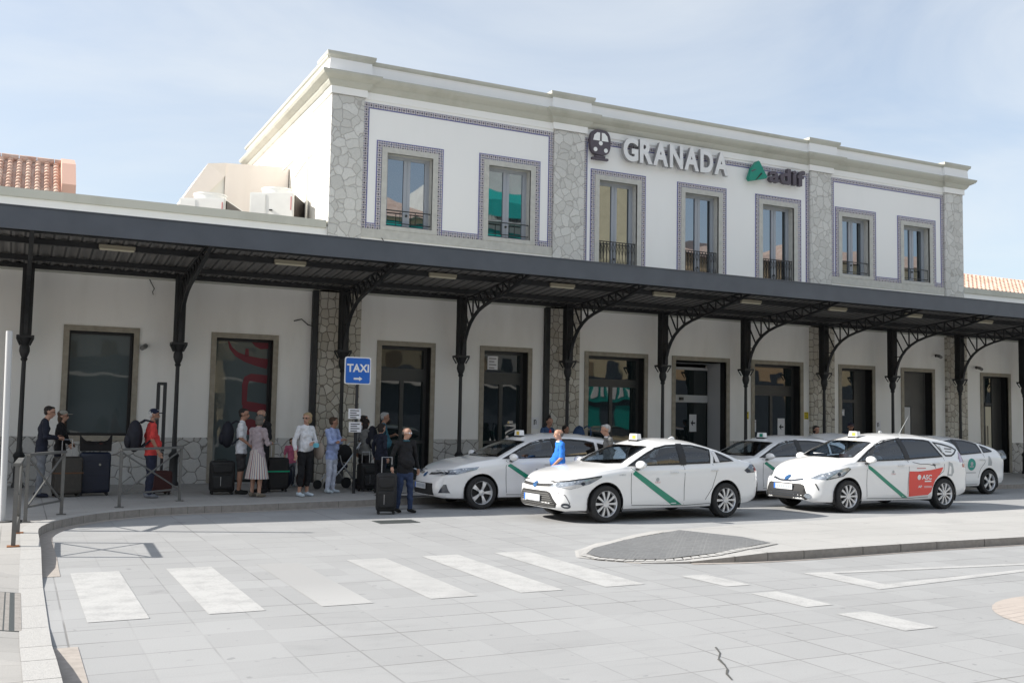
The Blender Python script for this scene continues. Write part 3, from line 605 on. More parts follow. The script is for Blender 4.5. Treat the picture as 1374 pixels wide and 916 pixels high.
# lower stone surrounds
def surround(x0, x1, z0, z1, w, m, proud=.035, bottom=True, parent=None, name='stone_surround'):
    mb = MB(); y = Y0-proud; yb = Y0+.05
    mb.box(x0-w, x0, y, yb, z0, z1); mb.box(x1, x1+w, y, yb, z0, z1); mb.box(x0-w, x1+w, y, yb, z1, z1+w)
    if bottom: mb.box(x0-w, x1+w, y-.02, yb, z0-w, z0)
    return mb.build(name, m, parent or ST)
def panel(mb, x0, x1, z0, z1, y, t=.05): mb.box(x0, x1, y, y+t, z0, z1)
def lower_opening(h, style):
    x0, x1, z0, z1 = h[:4]; dep = h[4] if len(h) > 4 else .36; yf = Y0+dep-.08; w = x1-x0; xm = (x0+x1)/2
    surround(x0, x1, z0, z1, .12, 'frame_stone', bottom=(z0 > 1))
    fr = MB(); gl = MB(); fm = 'dark_door_frame'; gm = 'door_glass'; nm = 'door'; extra = None
    def outer(t=.06):
        fr.box(x0, x0+t, yf, yf+.07, z0, z1); fr.box(x1-t, x1, yf, yf+.07, z0, z1); fr.box(x0+t, x1-t, yf, yf+.07, z1-t, z1); fr.box(x0+t, x1-t, yf, yf+.07, z0, z0+t)
    if style == 'window':
        nm = 'window'; fm = 'black_frame'; outer(.05); gm = 'frosted_glass'; gl.box(x0+.05, x1-.05, yf+.03, yf+.04, z0+.05, z1-.05)
    elif style == 'mural':
        nm = 'window'; fm = 'black_frame'; outer(.05); gm = 'frosted_glass'; gl.box(x0+.05, x1-.05, yf+.03, yf+.04, z0+.05, z1-.05)
    elif style in ('double', 'wide', 'dark'):
        tz = 2.88 if style != 'double' else 2.95; outer(.07)
        fr.box(x0+.07, x1-.07, yf-.01, yf+.06, tz-.22 if style == 'wide' else tz-.32, tz); fr.box(xm-.05, xm+.05, yf-.005, yf+.06, z0+.07, tz-.22 if style == 'wide' else tz-.32)
        if style == 'double': fr.box(x0+.07, x1-.07, yf-.005, yf+.06, 1.05, 1.13)
        gl.box(x0+.07, x1-.07, yf+.03, yf+.04, tz, z1-.07); gl.box(x0+.07, xm-.05, yf+.03, yf+.04, z0+.07, tz-.22); gl.box(xm+.05, x1-.07, yf+.031, yf+.041, z0+.07, tz-.22)
    elif style == 'sliding':
        fm = 'white_door_frame'; a, b = 17.02, 18.95
        fr.box(a, b, yf, yf+.08, 2.30, 2.52); fr.box(a, b, yf, yf+.08, 3.28, 3.36)
        for xx in (a, a+.30, b-.05): fr.box(xx, xx+.05, yf-.005, yf+.085, z0, 3.36)
        fr.box(x0, x1, yf+.1, yf+.14, z0, z1)
        fr.box(b, x1-.16, Y0+.1, Y0+.16, z0, z1-.02) if False else None
        gl.box(a+.35, b-.05, yf+.03, yf+.04, z0+.02, 2.30); gl.box(a+.35, b-.05, yf+.03, yf+.04, 2.52, 3.28); gl.box(a+.05, a+.30, yf+.03, yf+.04, z0, 2.30); gl.box(a+.05, a+.30, yf+.03, yf+.04, 2.52, 3.28)
    elif style == 'half':
        outer(.06); fr.box(x0+.62*w, x1-.06, yf, yf+.05, z0+.06, z1-.06); fr.box(x0+.06, x0+.62*w, yf, yf+.06, 2.42, 2.52)
        gl.box(x0+.06, x0+.62*w, yf+.03, yf+.04, 2.52, z1-.06); gl.box(x0+.06, x0+.62*w, yf+.03, yf+.04, z0+.06, 2.42)
    elif style == 'grey':
        fm = 'grey_door_panel'; outer(.05); fr.box(x0+.05, x0+.88*w, yf+.01, yf+.05, 2.44, z1-.05); fr.box(x0+.05, x1-.05, yf-.01, yf+.06, 2.36, 2.44); fr.box(x0+.50*w, x0+.88*w, yf+.01, yf+.05, z0+.05, 2.36); fr.box(x0+.88*w, x1-.05, yf+.02, yf+.04, z0, z1-.05)
        extra = MB().box(x0+.07, x0+.46*w, yf+.0, yf+.03, z0+.4, 2.33)
    elif style == 'brown':
        fm = 'dark_door_frame'; outer(.05); b = x0+.66*w; c = (x0+b)/2
        fr.box(x0+.05, b, yf, yf+.05, 2.45, 2.55); fr.box(x0+.05, b, yf, yf+.05, .2, .95); fr.box(c-.05, c+.05, yf, yf+.05, .95, z1-.05); fr.box(b-.05, x1-.05, yf-.01, yf+.05, z0+.05, z1-.05)
        fr.tube([(c-.10, yf-.05, 1.1), (c-.10, yf-.05, 1.75)], .015); fr.tube([(c+.10, yf-.05, 1.1), (c+.10, yf-.05, 1.75)], .015)
        gl.box(x0+.05, c-.05, yf+.02, yf+.03, 2.55, z1-.05); gl.box(c+.05, b-.05, yf+.02, yf+.03, 2.55, z1-.05)
        extra = MB().box(x0+.07, c-.06, yf+.015, yf+.028, .98, 2.42).box(c+.06, b-.07, yf+.015, yf+.028, .98, 2.42)
    f = fr.build(nm, fm, ST)
    if gl.v: g = gl.build('pane', gm, None); g.parent = f; 
    if gl.v: g.location = -Vector((17.9, Y0, 0))
    if extra:
        e = extra.build('pale_panel', 'lamp_white' if style == 'brown' else 'white_door_frame', None); e.parent = f; e.location = -Vector((17.9, Y0, 0))
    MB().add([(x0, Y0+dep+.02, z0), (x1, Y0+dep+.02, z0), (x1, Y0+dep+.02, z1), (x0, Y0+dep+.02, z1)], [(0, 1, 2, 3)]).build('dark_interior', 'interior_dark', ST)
    return f, yf
styles = ['window', 'window', 'mural', 'double', 'double', 'wide', 'sliding', 'dark', 'half', 'grey', 'brown', 'window', 'window']
DO = [lower_opening(h, s) for h, s in zip(LOW, styles)]
STO = -Vector((17.9, Y0, 0))
def under(o, p):          # world-built mesh placed under a part of the station
    o.parent = p; o.location = STO; return o
# the sliding entrance has white cheeks and a small sensor
mb = MB(); mb.add([(18.90, Y0+.25, .13), (18.90, Y0+.94, .13), (18.90, Y0+.94, 3.48), (18.90, Y0+.25, 3.48)], [(0, 1, 2, 3)]); mb.add([(17.10, Y0+.3, 3.46), (18.9, Y0+.3, 3.46), (18.9, Y0+.9, 3.46), (17.1, Y0+.9, 3.46)], [(0, 1, 2, 3)])
under(mb.build('cheek_panel', 'white_door_frame'), DO[6][0])
under(MB().box(17.85, 17.97, Y0+.80, Y0+.87, 2.36, 2.45).build('door_sensor', 'black_frame'), DO[6][0])
# mural of maroon lettering strokes on the second opening
y = DO[2][1]+.022
def flat(mb, poly, y, t=.006): mb.prism(poly, 'y', y, y+t)
mb = MB()
def stroke(mb, pts, w0, w1, y, t=.006):
    n = len(pts); L_ = []; R_ = []
    for i, p in enumerate(pts):
        a = Vector(pts[max(i-1, 0)]); b = Vector(pts[min(i+1, n-1)]); d = (b-a).normalized(); nn = Vector((-d.y, d.x)); w = (w0+(w1-w0)*i/(n-1))/2; L_.append((p[0]+nn.x*w, p[1]+nn.y*w)); R_.append((p[0]-nn.x*w, p[1]-nn.y*w))
    for i in range(n-1): mb.prism([L_[i], L_[i+1], R_[i+1], R_[i]], 'y', y, y+t)
stroke(mb, [(4.44, 3.44), (4.50, 3.28), (4.64, 3.14), (4.85, 3.04), (5.1, 2.98), (5.38, 2.93)], .03, .24, y)
stroke(mb, [(4.88, 3.10), (4.88, 3.28)], .10, .07, y)
mb.prism([(4.98, 3.44), (5.38, 3.44), (5.38, 3.30), (5.2, 3.28), (5.08, 3.34)], 'y', y, y+.006)
stroke(mb, [(5.38, 2.56), (5.0, 2.60), (4.90, 2.56), (4.86, 2.42), (4.86, 1.93)], .20, .11, y); stroke(mb, [(4.83, 1.93), (5.05, 1.90), (5.38, 1.85)], .22, .22, y+.001)
mb.lathe([(.19, y-.0), (.19, y+.006)], (5.02, 0, 1.42), 'y', 24)
stroke(mb, [(5.20, 1.2), (5.30, .95), (5.32, .6)], .18, .16, y)
under(mb.build('maroon_lettering', 'maroon_vinyl'), DO[2][0])

# notices on doors and walls
def notice(x, z, w, h, y, lines=3, m='paper', parent=None, icon=None, name='notice'):
    mb = MB(); mb.m(0).box(x, x+w, y-.004, y, z, z+h)
    if icon == 'arrow': mb.m(1).prism([(x+.2*w, z+.5*h), (x+.5*w, z+.68*h), (x+.5*w, z+.54*h), (x+.82*w, z+.54*h), (x+.82*w, z+.46*h), (x+.5*w, z+.46*h), (x+.5*w, z+.32*h)], 'y', y-.007, y-.0045)
    elif icon == 'bars':
        mb.m(1).box(x+.28*w, x+.42*w, y-.007, y-.0045, z+.35*h, z+.8*h); mb.box(x+.42*w, x+.62*w, y-.007, y-.0045, z+.72*h, z+.8*h); mb.box(x+.55*w, x+.66*w, y-.007, y-.0045, z+.4*h, z+.7*h)
    else:
        for k in range(lines):
            zz = z+h*(.82-.68*k/max(lines-1, 1)); mb.m(1).box(x+.14*w, x+w*(.86-.2*(k % 2)), y-.007, y-.0045, zz-.012, zz+.008)
    return mb.build(name, [m, 'ink'])
tag(notice(12.42, 1.46, .21, .31, Y0-.002, 3, icon='bars'), 'small white notice with a dark letter on the wall left of the second stone pilaster', 'notice')
tag(notice(19.60, 1.83, .17, .22, Y0-.002, 3, 'yellow_label'), 'yellow label on the wall between the white sliding entrance and the dark glazed doors', 'label')
tag(notice(21.95, 1.86, .17, .22, Y0-.002, 3, 'yellow_label'), 'yellow label on the wall beside the third stone pilaster', 'label')
tag(notice(24.97, 1.55, .21, .30, Y0-.002, 3, icon='bars'), 'small white notice with a dark mark between the two right hand columns', 'notice')
y = DO[6][1]+.028; under(notice(18.25, 1.42, .26, .52, y, 3, icon='arrow', name='arrow_notice'), DO[6][0])
y = DO[7][1]+.028; under(notice(20.15, 1.45, .16, .36, y, 2, name='door_notice'), DO[7][0]); under(notice(21.16, 1.35, .28, .52, y, 3, icon='arrow', name='arrow_notice'), DO[7][0])
y = DO[8][1]+.028; under(notice(23.66, 2.0, .26, .20, y, 2, name='door_notice'), DO[8][0])
y = DO[4][1]+.028; under(notice(11.22, 3.02, .3, .36, y, 4, name='door_notice'), DO[4][0])
# security cameras and a wall lamp
def wall_cam(x, z, label, arm=.0):
    t = thing('security_camera', label, 'camera', (x, Y0, z)); MB().lathe([(.05, -.05), (.05, 0)], (x, Y0, z), 'y', 12).build('mount', 'black_frame', t)
    MB().tube([(x, Y0-.04, z), (x-.02, Y0-.16, z-.02), (x-.10, Y0-.30, z-.07)], [.045, .055, .055], 10).build('housing', 'galvanised', t, True); return t
wall_cam(2.55, 3.22, 'small round grey camera on the wall right of the leftmost window')
wall_cam(27.75, 4.08, 'small grey camera high on the wall left of the rightmost pilaster')
wall_cam(29.72, 3.75, 'dark blue boxed camera on the wall above the brown double door')

# ---- upper floor: stone frames, timber windows, tile borders
def tileband(mb, x0, x1, z0, z1): mb.box(x0, x1, Y0-.012, Y0+.005, z0, z1)
tw = .125
bands = MB(); blue = MB()
def band(x0, x1, z0, z1, b=None):
    tileband(bands, x0, x1, z0, z1)
    y = Y0-.014
    for s in (b or ''):
        if s == 'l': blue.box(x0-.018, x0, y, Y0, z0, z1)
        if s == 'r': blue.box(x1, x1+.018, y, Y0, z0, z1)
        if s == 't': blue.box(x0, x1, y, Y0, z1, z1+.018)
        if s == 'b': blue.box(x0, x1, y, Y0, z0-.018, z0)
def window_border(i, zb):
    x0, x1, z0, z1 = UP[i]; f = .145
    a, b, t = x0-f, x1+f, z1+f
    band(a-tw, a, zb, t, 'l'); band(b, b+tw, zb, t, 'r'); band(a-tw, b+tw, t, t+tw, 't')
    blue.box(a-tw-.018, a-tw, Y0-.014, Y0, t, t+tw+.018); blue.box(b+tw, b+tw+.018, Y0-.014, Y0, t, t+tw+.018)
    return a-tw, b+tw
def outer_panel(xa, xb, i, j):
    band(xa, xa+tw, 6.42, 9.50, 'r'); band(xb-tw, xb, 6.42, 9.50, 'l'); band(xa, xb, 9.50, 9.625); blue.box(xa+tw, xb-tw, Y0-.014, Y0, 9.482, 9.50)
    l0, r0 = window_border(i, 6.42); l1, r1 = window_border(j, 6.42)
    for a, b in ((xa+tw, l0), (r0, l1), (r1, xb-tw)): band(a, b, 6.42, 6.42+tw, 't')
    MB().box(xa, xb, Y0-.03, Y0+.02, 6.19, 6.419).build('sill_band', 'upper_frame_stone', ST)
outer_panel(7.50, 12.94, 0, 1); outer_panel(23.06, 28.19, 5, 6)
band(13.92, 14.02, 5.2, 9.50, 'r'); band(22.05, 22.16, 5.2, 9.50, 'l'); band(13.92, 22.16, 9.50, 9.625); blue.box(14.02, 22.05, Y0-.014, Y0, 9.482, 9.50)
for i in (2, 3, 4): window_border(i, 5.2)
bands.build('tile_border', 'patterned_tile', ST); blue.build('blue_line', 'blue_line', ST)
for i, (x0, x1, z0, z1) in enumerate(UP):
    surround(x0, x1, z0, z1, .142, 'upper_frame_stone', .025, bottom=False)
    if z0 > 6: MB().box(x0-.142, x1+.142, Y0-.04, Y0+.22, 6.421, 6.529).build('window_sill', 'upper_frame_stone', ST)
    yf = Y0+.24; xm = (x0+x1)/2; fr = MB(); gl = MB()
    fr.box(x0, x0+.06, yf, yf+.06, z0, z1); fr.box(x1-.06, x1, yf, yf+.06, z0, z1); fr.box(x0+.06, x1-.06, yf, yf+.06, z1-.09, z1); fr.box(x0+.06, x1-.06, yf, yf+.06, z0, z0+.07)
    fr.box(xm-.09, xm-.008, yf-.02, yf+.05, z0+.07, z1-.09); fr.box(xm+.008, xm+.09, yf-.02, yf+.05, z0+.07, z1-.09); fr.box(xm-.02, xm+.02, yf-.01, yf+.04, z0+.07, z1-.09)
    fr.box(x0+.06, x0+.10, yf-.015, yf+.05, z0+.07, z1-.09); fr.box(x1-.13, x1-.06, yf-.015, yf+.05, z0+.07, z1-.09)
    f = fr.build('window', 'window_paint', ST)
    # panes a hair out of true, as old glazing is
    for a, b in ((x0+.10, xm-.09), (xm+.09, x1-.13)):
        gl.v = []; gl.f = []; gl.mi = []; t_ = random.uniform(-.003, .003); gl.add([(a, yf+.02, z0+.07), (b, yf+.02+t_, z0+.07), (b, yf+.02+t_*1.2, z1-.09), (a, yf+.02+t_*.3, z1-.09)], [(0, 1, 2, 3)]); under(gl.build('pane', 'upper_glass'), f)
    under(MB().lathe([(.03, -.03), (.03, 0)], (xm, yf-.02, z0+.35), 'y', 10).build('latch', 'black_frame'), f)
    rail = MB(); yr = Y0+.08; zt = z0+.42 if z0 > 6 else 6.75; zb = z0+.10 if z0 > 6 else 6.0
    rail.box(x0, x1, yr, yr+.025, zt, zt+.025); rail.box(x0, x1, yr, yr+.025, zb, zb+.02)
    n = 12 if z0 < 6 else 3
    for k in range(n+1):
        xx = x0+(x1-x0)*k/n; rail.box(xx-.007, xx+.007, yr+.005, yr+.02, zb, zt)
        if z0 < 6 and k < n:
            w = (x1-x0)/n
            rail.tube([(xx, yr+.012, zt), (xx+w*.5, yr+.012, zt-.14), (xx+w, yr+.012, zt)], .007, 4); rail.tube([(xx, yr+.012, zb), (xx+w*.5, yr+.012, zb+.28), (xx+w, yr+.012, zb)], .007, 4); rail.tube([(xx, yr+.012, zt-.3), (xx+w*.5, yr+.012, zt-.14), (xx+w, yr+.012, zt-.3)], .006, 4)
    under(rail.build('window_rail', 'black_frame'), f)
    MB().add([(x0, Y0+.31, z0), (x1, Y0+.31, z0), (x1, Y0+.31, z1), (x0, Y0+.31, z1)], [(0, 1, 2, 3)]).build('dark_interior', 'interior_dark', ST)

# ---- signs fixed high on the front
t = thing('station_name_sign', 'large raised pale letters spelling GRANADA on the upper wall', 'sign', (17, Y0-.15, 9))
widths = [('G', .56), ('R', .50), ('A', .58), ('N', .52), ('A', .58), ('D', .52), ('A', .58)]
x = 15.08; 
for ch, w in widths:
    text_solid(ch, x, 9.07, w*.90, .69, Y0-.24, .13, .040).build('letter', ['letter_face', 'letter_side'], t)
    x += w*.965+(.015 if ch != 'R' else -.02)
t = thing('train_icon_sign', 'dark purple front view train emblem left of the station name', 'sign', (14.35, Y0-.15, 9))
body = []; cx0 = 14.36; zc = 9.50
for k in range(28):
    a = 2*math.pi*k/28; ca, sa = math.cos(a), math.sin(a); body.append((cx0+.33*math.copysign(abs(ca)**.62, ca), zc+.36*math.copysign(abs(sa)**.75, sa)))
MB().prism(body, 'y', Y0-.18, Y0-.06).build('train_body', 'logo_purple', t)
mb = MB(); y = Y0-.19
mb.prism([(cx0-.25, 9.54), (cx0-.03, 9.54), (cx0-.03, 9.77), (cx0-.12, 9.77), (cx0-.21, 9.69)], 'y', y, y+.008); mb.prism([(cx0+.03, 9.54), (cx0+.25, 9.54), (cx0+.21, 9.69), (cx0+.12, 9.77), (cx0+.03, 9.77)], 'y', y, y+.008)
mb.build('train_window', 'sign_white', t)
mb = MB()
for dx, dz in ((0, -.09), (-.17, -.28), (.17, -.28)): MB().lathe([(.062, y), (.062, y+.008)], (cx0+dx, 0, zc+dz+.06), 'y', 16).build('train_lamp', 'sign_white', t)
mb = MB(); mb.box(cx0-.26, cx0+.26, Y0-.18, Y0-.08, 9.00, 9.06); mb.box(cx0-.16, cx0+.16, Y0-.18, Y0-.08, 9.07, 9.12); mb.build('rail_bar', 'logo_purple', t)
t = thing('rail_manager_sign', 'green triangle emblem with dark letters spelling adif near the third pilaster', 'sign', (20.6, Y0-.15, 9.3))
mb = MB(); y = Y0-.26
mb.prism([(19.56, 9.10), (19.62, 9.04), (19.78, 9.07), (20.22, 9.17), (20.27, 9.24), (20.22, 9.30), (19.98, 9.66), (19.93, 9.69), (19.88, 9.67), (19.76, 9.52), (19.68, 9.43)], 'y', y, y+.14); mb.build('green_triangle', 'logo_green', t)
MB().prism([(19.80, 9.07), (19.84, 9.08), (20.08, 9.31), (20.03, 9.33), (19.98, 9.28), (19.93, 9.22)], 'y', y-.006, y-.001).build('slash', 'matte_black', t)
MB().prism([(19.62, 9.33), (19.80, 9.42), (19.83, 9.40), (19.70, 9.32)], 'y', y-.006, y-.001).build('slash', 'logo_purple', t)
text_solid('adif', 20.38, 9.10, 1.42, .50, y+.02, .12, .030, 1.08).build('lettering', ['logo_purple', 'logo_purple'], t)

# ---- canopy
CN = thing('platform_canopy', 'long dark corrugated canopy on iron brackets with a slate blue fascia along the station front', 'canopy', (17, 21.5, 0))
XA, XB = -9, 47; YE = 19.5
def roofz(y): return 4.86+(Y0-y)/(Y0-YE)*.33
mb = MB(); n = int((XB-XA)/.125)
row0 = []; row1 = []
for k in range(n*2+1):
    x = XA+k*.0625; ph = (k % 4); dz = (0, 0, .035, .035)[ph]; row0.append((x, YE+.05, roofz(YE)+dz)); row1.append((x, Y0-.02, roofz(Y0)+dz))
N = len(row0); mb.add(row0+row1, [(i, i+1, N+i+1, N+i) for i in range(N-1)]); mb.build('corrugated_roof', 'corrugated_sheet', CN)
mb = MB(); mb.add([(XA, YE, 5.30), (XB, YE, 5.30), (XB, Y0, 5.02), (XA, Y0, 5.02)], [(0, 1, 2, 3)]); mb.build('roof_cover', 'coping_stone', CN)
MB().box(XA, XB, YE-.03, YE, 4.92, 5.32).build('fascia', 'fascia_paint', CN); MB().box(XA, XB, YE-.05, YE+.06, 5.32, 5.34).build('fascia_flashing', 'fascia_paint', CN)
for y in (20.35, 21.3, 22.9): MB().box(XA, XB, y-.06, y+.06, roofz(y)-.11, roofz(y)-.005).build('purlin', 'dark_iron', CN)
MB().box(XA, XB, Y0-.10, Y0-.01, 4.73, 4.775).build('wall_beam_and_gap', 'coping_stone', CN); MB().box(XA, XB, Y0-.16, Y0-.01, 4.78, 4.87).build('wall_beam_and_gap', 'dark_iron', CN)  # the second, dark bar stands in for the shaded gap under the sheet
COLX = [-2.9, .10, 3.2, 7.0, 10.1, 13.22, 16.3, 19.25, 22.3, 25.2, 28.3, 31.5, 34.5]
def column():
    c = MB(); y = 0
    c.m(0); c.box(-.145, .145, -.12, .15, 3.28, 4.80)
    for q in (-.145, -.05, .05, .115): c.box(q, q+.035, -.145, -.12, 3.30, 4.78)
    c.build('column', 'dark_iron')
    return bpy.data.objects[-1]
colparts = []
def mk_col():
    c = MB(); c.box(-.10, .10, -.09, .12, 3.30, 4.80)
    for q in (-.10, -.04, .02, .075): c.box(q, q+.025, -.108, -.09, 3.32, 4.78)
    for q in (-.06, .01, .07): c.box(-.115, -.10, q-.012, q+.012, 3.32, 4.78); c.box(.10, .115, q-.012, q+.012, 3.32, 4.78)
    c.lathe([(.075, .80), (.062, .86), (.052, .95), (.047, 1.8), (.043, 2.78)], n=14)
    a = c.build('column', 'dark_iron', None, True)
    c = MB(); c.box(-.17, .17, -.17, .17, 3.25, 3.30); c.lathe([(.05, 2.76), (.07, 2.80), (.055, 2.83), (.085, 2.90), (.105, 2.97), (.10, 3.04), (.085, 3.10), (.11, 3.14), (.13, 3.19), (.155, 3.25)], n=14)
    for sx in (-1, 1):
        for sy in (-1, 1): c.beam((sx*.09, sy*.09, 3.10), (sx*.155, sy*.155, 3.25), .03, .03)
    b = c.build('capital', 'dark_iron', None, True)
    c = MB(); c.lathe([(.12, .12), (.12, .18), (.095, .22), (.09, .70), (.10, .74), (.12, .78), (.10, .82), (.07, .86)], n=14); d = c.build('pedestal', 'dark_iron', None, True)
    # lattice bracket: arch chord, top chord, posts and diagonals, built as bars
    c = MB(); arch = [(-.12, 3.32), (-.17, 3.52), (-.26, 3.74), (-.38, 3.93), (-.54, 4.10), (-.74, 4.24), (-.99, 4.36), (-1.30, 4.45), (-1.7, 4.53), (-2.1, 4.59), (-2.6, 4.68), (-3.1, 4.79), (-3.6, 4.90), (-3.88, 4.96)]
    def topz(y): return 4.72+(-.2-y)/(3.7)*.31
    for i in range(len(arch)-1): c.beam((0, arch[i][0], arch[i][1]), (0, arch[i+1][0], arch[i+1][1]), .08, .045)
    c.beam((0, -.05, topz(-.05)), (0, -3.9, topz(-3.9)), .07, .035)
    def az(y):
        for i in range(len(arch)-1):
            if arch[i+1][0] <= y <= arch[i][0]: t = (y-arch[i][0])/(arch[i+1][0]-arch[i][0]); return arch[i][1]+t*(arch[i+1][1]-arch[i][1])
        return 4.9
    ys = [-.30, -.68, -1.02, -1.36, -1.70, -2.04, -2.38, -2.72, -3.06, -3.40]
    for q in ys[1:]: c.beam((0, q, az(q)), (0, q, topz(q)), .032, .032)
    c.beam((0, -.10, 4.62), (0, -.44, 4.03), .03, .03); c.beam((0, -.10, 3.90), (0, -.36, 3.90), .025, .025)
    for i in range(len(ys)-1): c.beam((0, ys[i]-.04, topz(ys[i])-.02), (0, ys[i+1]+.03, az(ys[i+1])+.02), .03, .03)
    e = c.build('bracket', 'dark_iron', None)
    return a, b, d, e
cp = mk_col()
for i, x in enumerate(COLX):
    ps = cp if i == 0 else [q.copy() for q in cp]
    for q in ps:
        if i: COL.objects.link(q)
    o = Vector((x, 23.40, 0))-Vector((17, 21.5, 0)); ps[0].parent = CN; ps[0].location = o
    for q in ps[1:]: q.parent = ps[0]; q.location = (0, 0, 0)
    ps[3].parent = CN; ps[3].location = o
# strip lights under the canopy
LX = [1.65, 5.12, 8.65, 11.8, 14.8, 17.62, 20.72, 23.72, 26.8, 29.9, 33]
side = ['first', 'second', 'third', 'fourth', 'fifth', 'sixth', 'seventh', 'eighth', 'ninth', 'tenth', 'eleventh']
for i, x in enumerate(LX):
    y = 21.22; z = roofz(y)-.12
    t = thing('strip_light', 'unlit yellowed strip light under the canopy, %s from the left' % side[i], 'light', (x, y, z), 'strip lights under the canopy')
    MB().box(x-.34, x+.34, y-.045, y+.045, z+.02, z+.09).build('housing', 'lamp_body', t); MB().box(x-.33, x+.33, y-.04, y+.04, z-.015, z+.019).build('diffuser', 'lamp_white', t, bevel=.012)
# loose wires
def wire(pts, r, label): tag(MB().tube(pts, r, 5).build('cable_stub', 'matte_black'), label, 'cable')
wire([(5.9, 23.86, 3.98), (6.05, 23.72, 4.02), (6.22, 23.78, 3.90), (6.33, 23.74, 3.87)], .014, 'short cut black cable sticking out of the wall left of the first stone pilaster')
wire([(2.56, 23.85, 4.75), (2.62, 23.8, 4.62), (2.68, 23.82, 4.52), (2.64, 23.8, 4.45), (2.66, 23.8, 4.38)], .010, 'thin dark wire dangling below the canopy between the two leftmost columns')
wire([(8.05, 23.86, 6.20), (8.10, 23.80, 6.10), (8.02, 23.8, 6.02), (8.06, 23.8, 5.95), (8.0, 23.8, 5.8)], .012, 'short loose cable on the wall under the leftmost upper window')

# ---- air conditioning units on the left wing roof
def ac(x0, x1, y0, y1, z0, z1, label):
    t = thing('air_conditioner', label, 'air conditioner', ((x0+x1)/2, y0, z0)); MB().box(x0, x1, y0, y1, z0, z1).build('cabinet', 'ac_white', t, bevel=.015)
    cx_, cy_ = (x0+x1)/2-.05, (y0+y1)/2; MB().lathe([(.41, 0), (.41, .03), (.40, .04), (.40, .19), (.425, .20), (.425, .23), (.38, .235), (.37, .12)], (cx_, cy_, z1), 'z', 28).build('fan_housing', 'ac_white', t, True)
    MB().box(x1+.001, x1+.03, y0+.10, y1-.06, z0+.06, z1-.05).build('side_grille', 'ac_grille', t)
    MB().box(x0+.04, x0+.36*(x1-x0), y0-.012, y0-.001, z0+.06, z1-.05).build('access_panel', 'ac_white', t)
    MB().box(x1-.07, x1-.045, y0-.008, y0-.001, z1-.45, z1-.10).build('red_print', 'faint_red', t)
    mb = MB(); mb.box((x0+x1)/2-.05, (x0+x1)/2+.03, y0-.03, y0-.001, (z0+z1)/2, (z0+z1)/2+.03); mb.build('handle', 'matte_black', t)
    MB().box(x0+.02, x1-.02, y0+.04, y1-.04, 6.1, z0-.001).build('feet', 'galvanised', t); t.rotation_euler = (0, 0, R(-28))
ac(5.05, 6.18, 25.5, 27.0, 6.45, 7.40, 'large white air conditioning unit on the wing roof beside the tower')
ac(3.35, 4.5, 25.7, 27.2, 6.20, 7.10, 'smaller white air conditioning unit, left of the other on the wing roof')
mb = MB()
for k in range(6): mb.box(4.60, 4.75, 26.0, 26.1, 6.2+k*.12, 6.24+k*.12)
mb.box(4.60, 4.62, 26.0, 26.1, 6.1, 7.0); tag(mb.build('vent_grille', 'ac_white'), 'small white slatted vent standing between the two air conditioning units', 'vent')
mb = MB(); mb.tube([(6.55, 25.6, 6.1), (6.55, 25.6, 7.6), (6.56, 25.65, 8.6), (6.45, 26.3, 8.62), (6.35, 27.5, 8.50)], .03, 8); tag(mb.build('conduit_pipe', 'side_stucco', None, True), 'white conduit running up the side of the tower behind the air conditioner', 'pipe')
# stair penthouse on the wing roof, tiled roof and houses behind
t = thing('roof_penthouse', 'low beige rendered penthouse with a sloping left flank behind the air conditioning units', 'penthouse', (5.8, 28, 6.1))
mb = MB(); mb.add([(4.87, 28.0, 6.1), (6.62, 28.0, 6.1), (6.62, 28.0, 8.72), (4.87, 28.0, 8.62), (4.87, 33.5, 6.1), (6.62, 33.5, 6.1), (6.62, 33.5, 8.72), (4.87, 33.5, 8.62)], [(0, 1, 2, 3), (1, 5, 6, 2), (5, 4, 7, 6), (4, 0, 3, 7), (3, 2, 6, 7)]); mb.build('wall', 'beige_stucco', t)
mb = MB(); mb.add([(4.865, 27.9, 8.60), (4.865, 28.0, 8.24), (3.80, 27.9, 7.0), (3.55, 27.9, 7.15), (4.40, 28.0, 8.55), (4.865, 31, 8.60), (4.865, 31, 8.24), (3.80, 31, 7.0), (3.55, 31, 7.15), (4.40, 31, 8.55)], [(0, 1, 2, 3, 4), (9, 8, 7, 6, 5), (0, 4, 9, 5), (4, 3, 8, 9), (3, 2, 7, 8), (2, 1, 6, 7), (1, 0, 5, 6)]); mb.build('sloping_flank', 'beige_stucco', t)
mb = MB(); mb.add([(3.55, 28.05, 6.1), (4.86, 28.05, 6.1), (4.86, 28.05, 8.3), (3.8, 28.05, 7.05), (3.55, 28.05, 7.05)], [(0, 1, 2, 3, 4)]); mb.add([(3.55, 28.06, 6.1), (3.55, 31, 6.1), (3.55, 31, 7.05), (3.55, 28.06, 7.05)], [(0, 1, 2, 3)]); mb.build('white_infill', 'side_stucco', t)
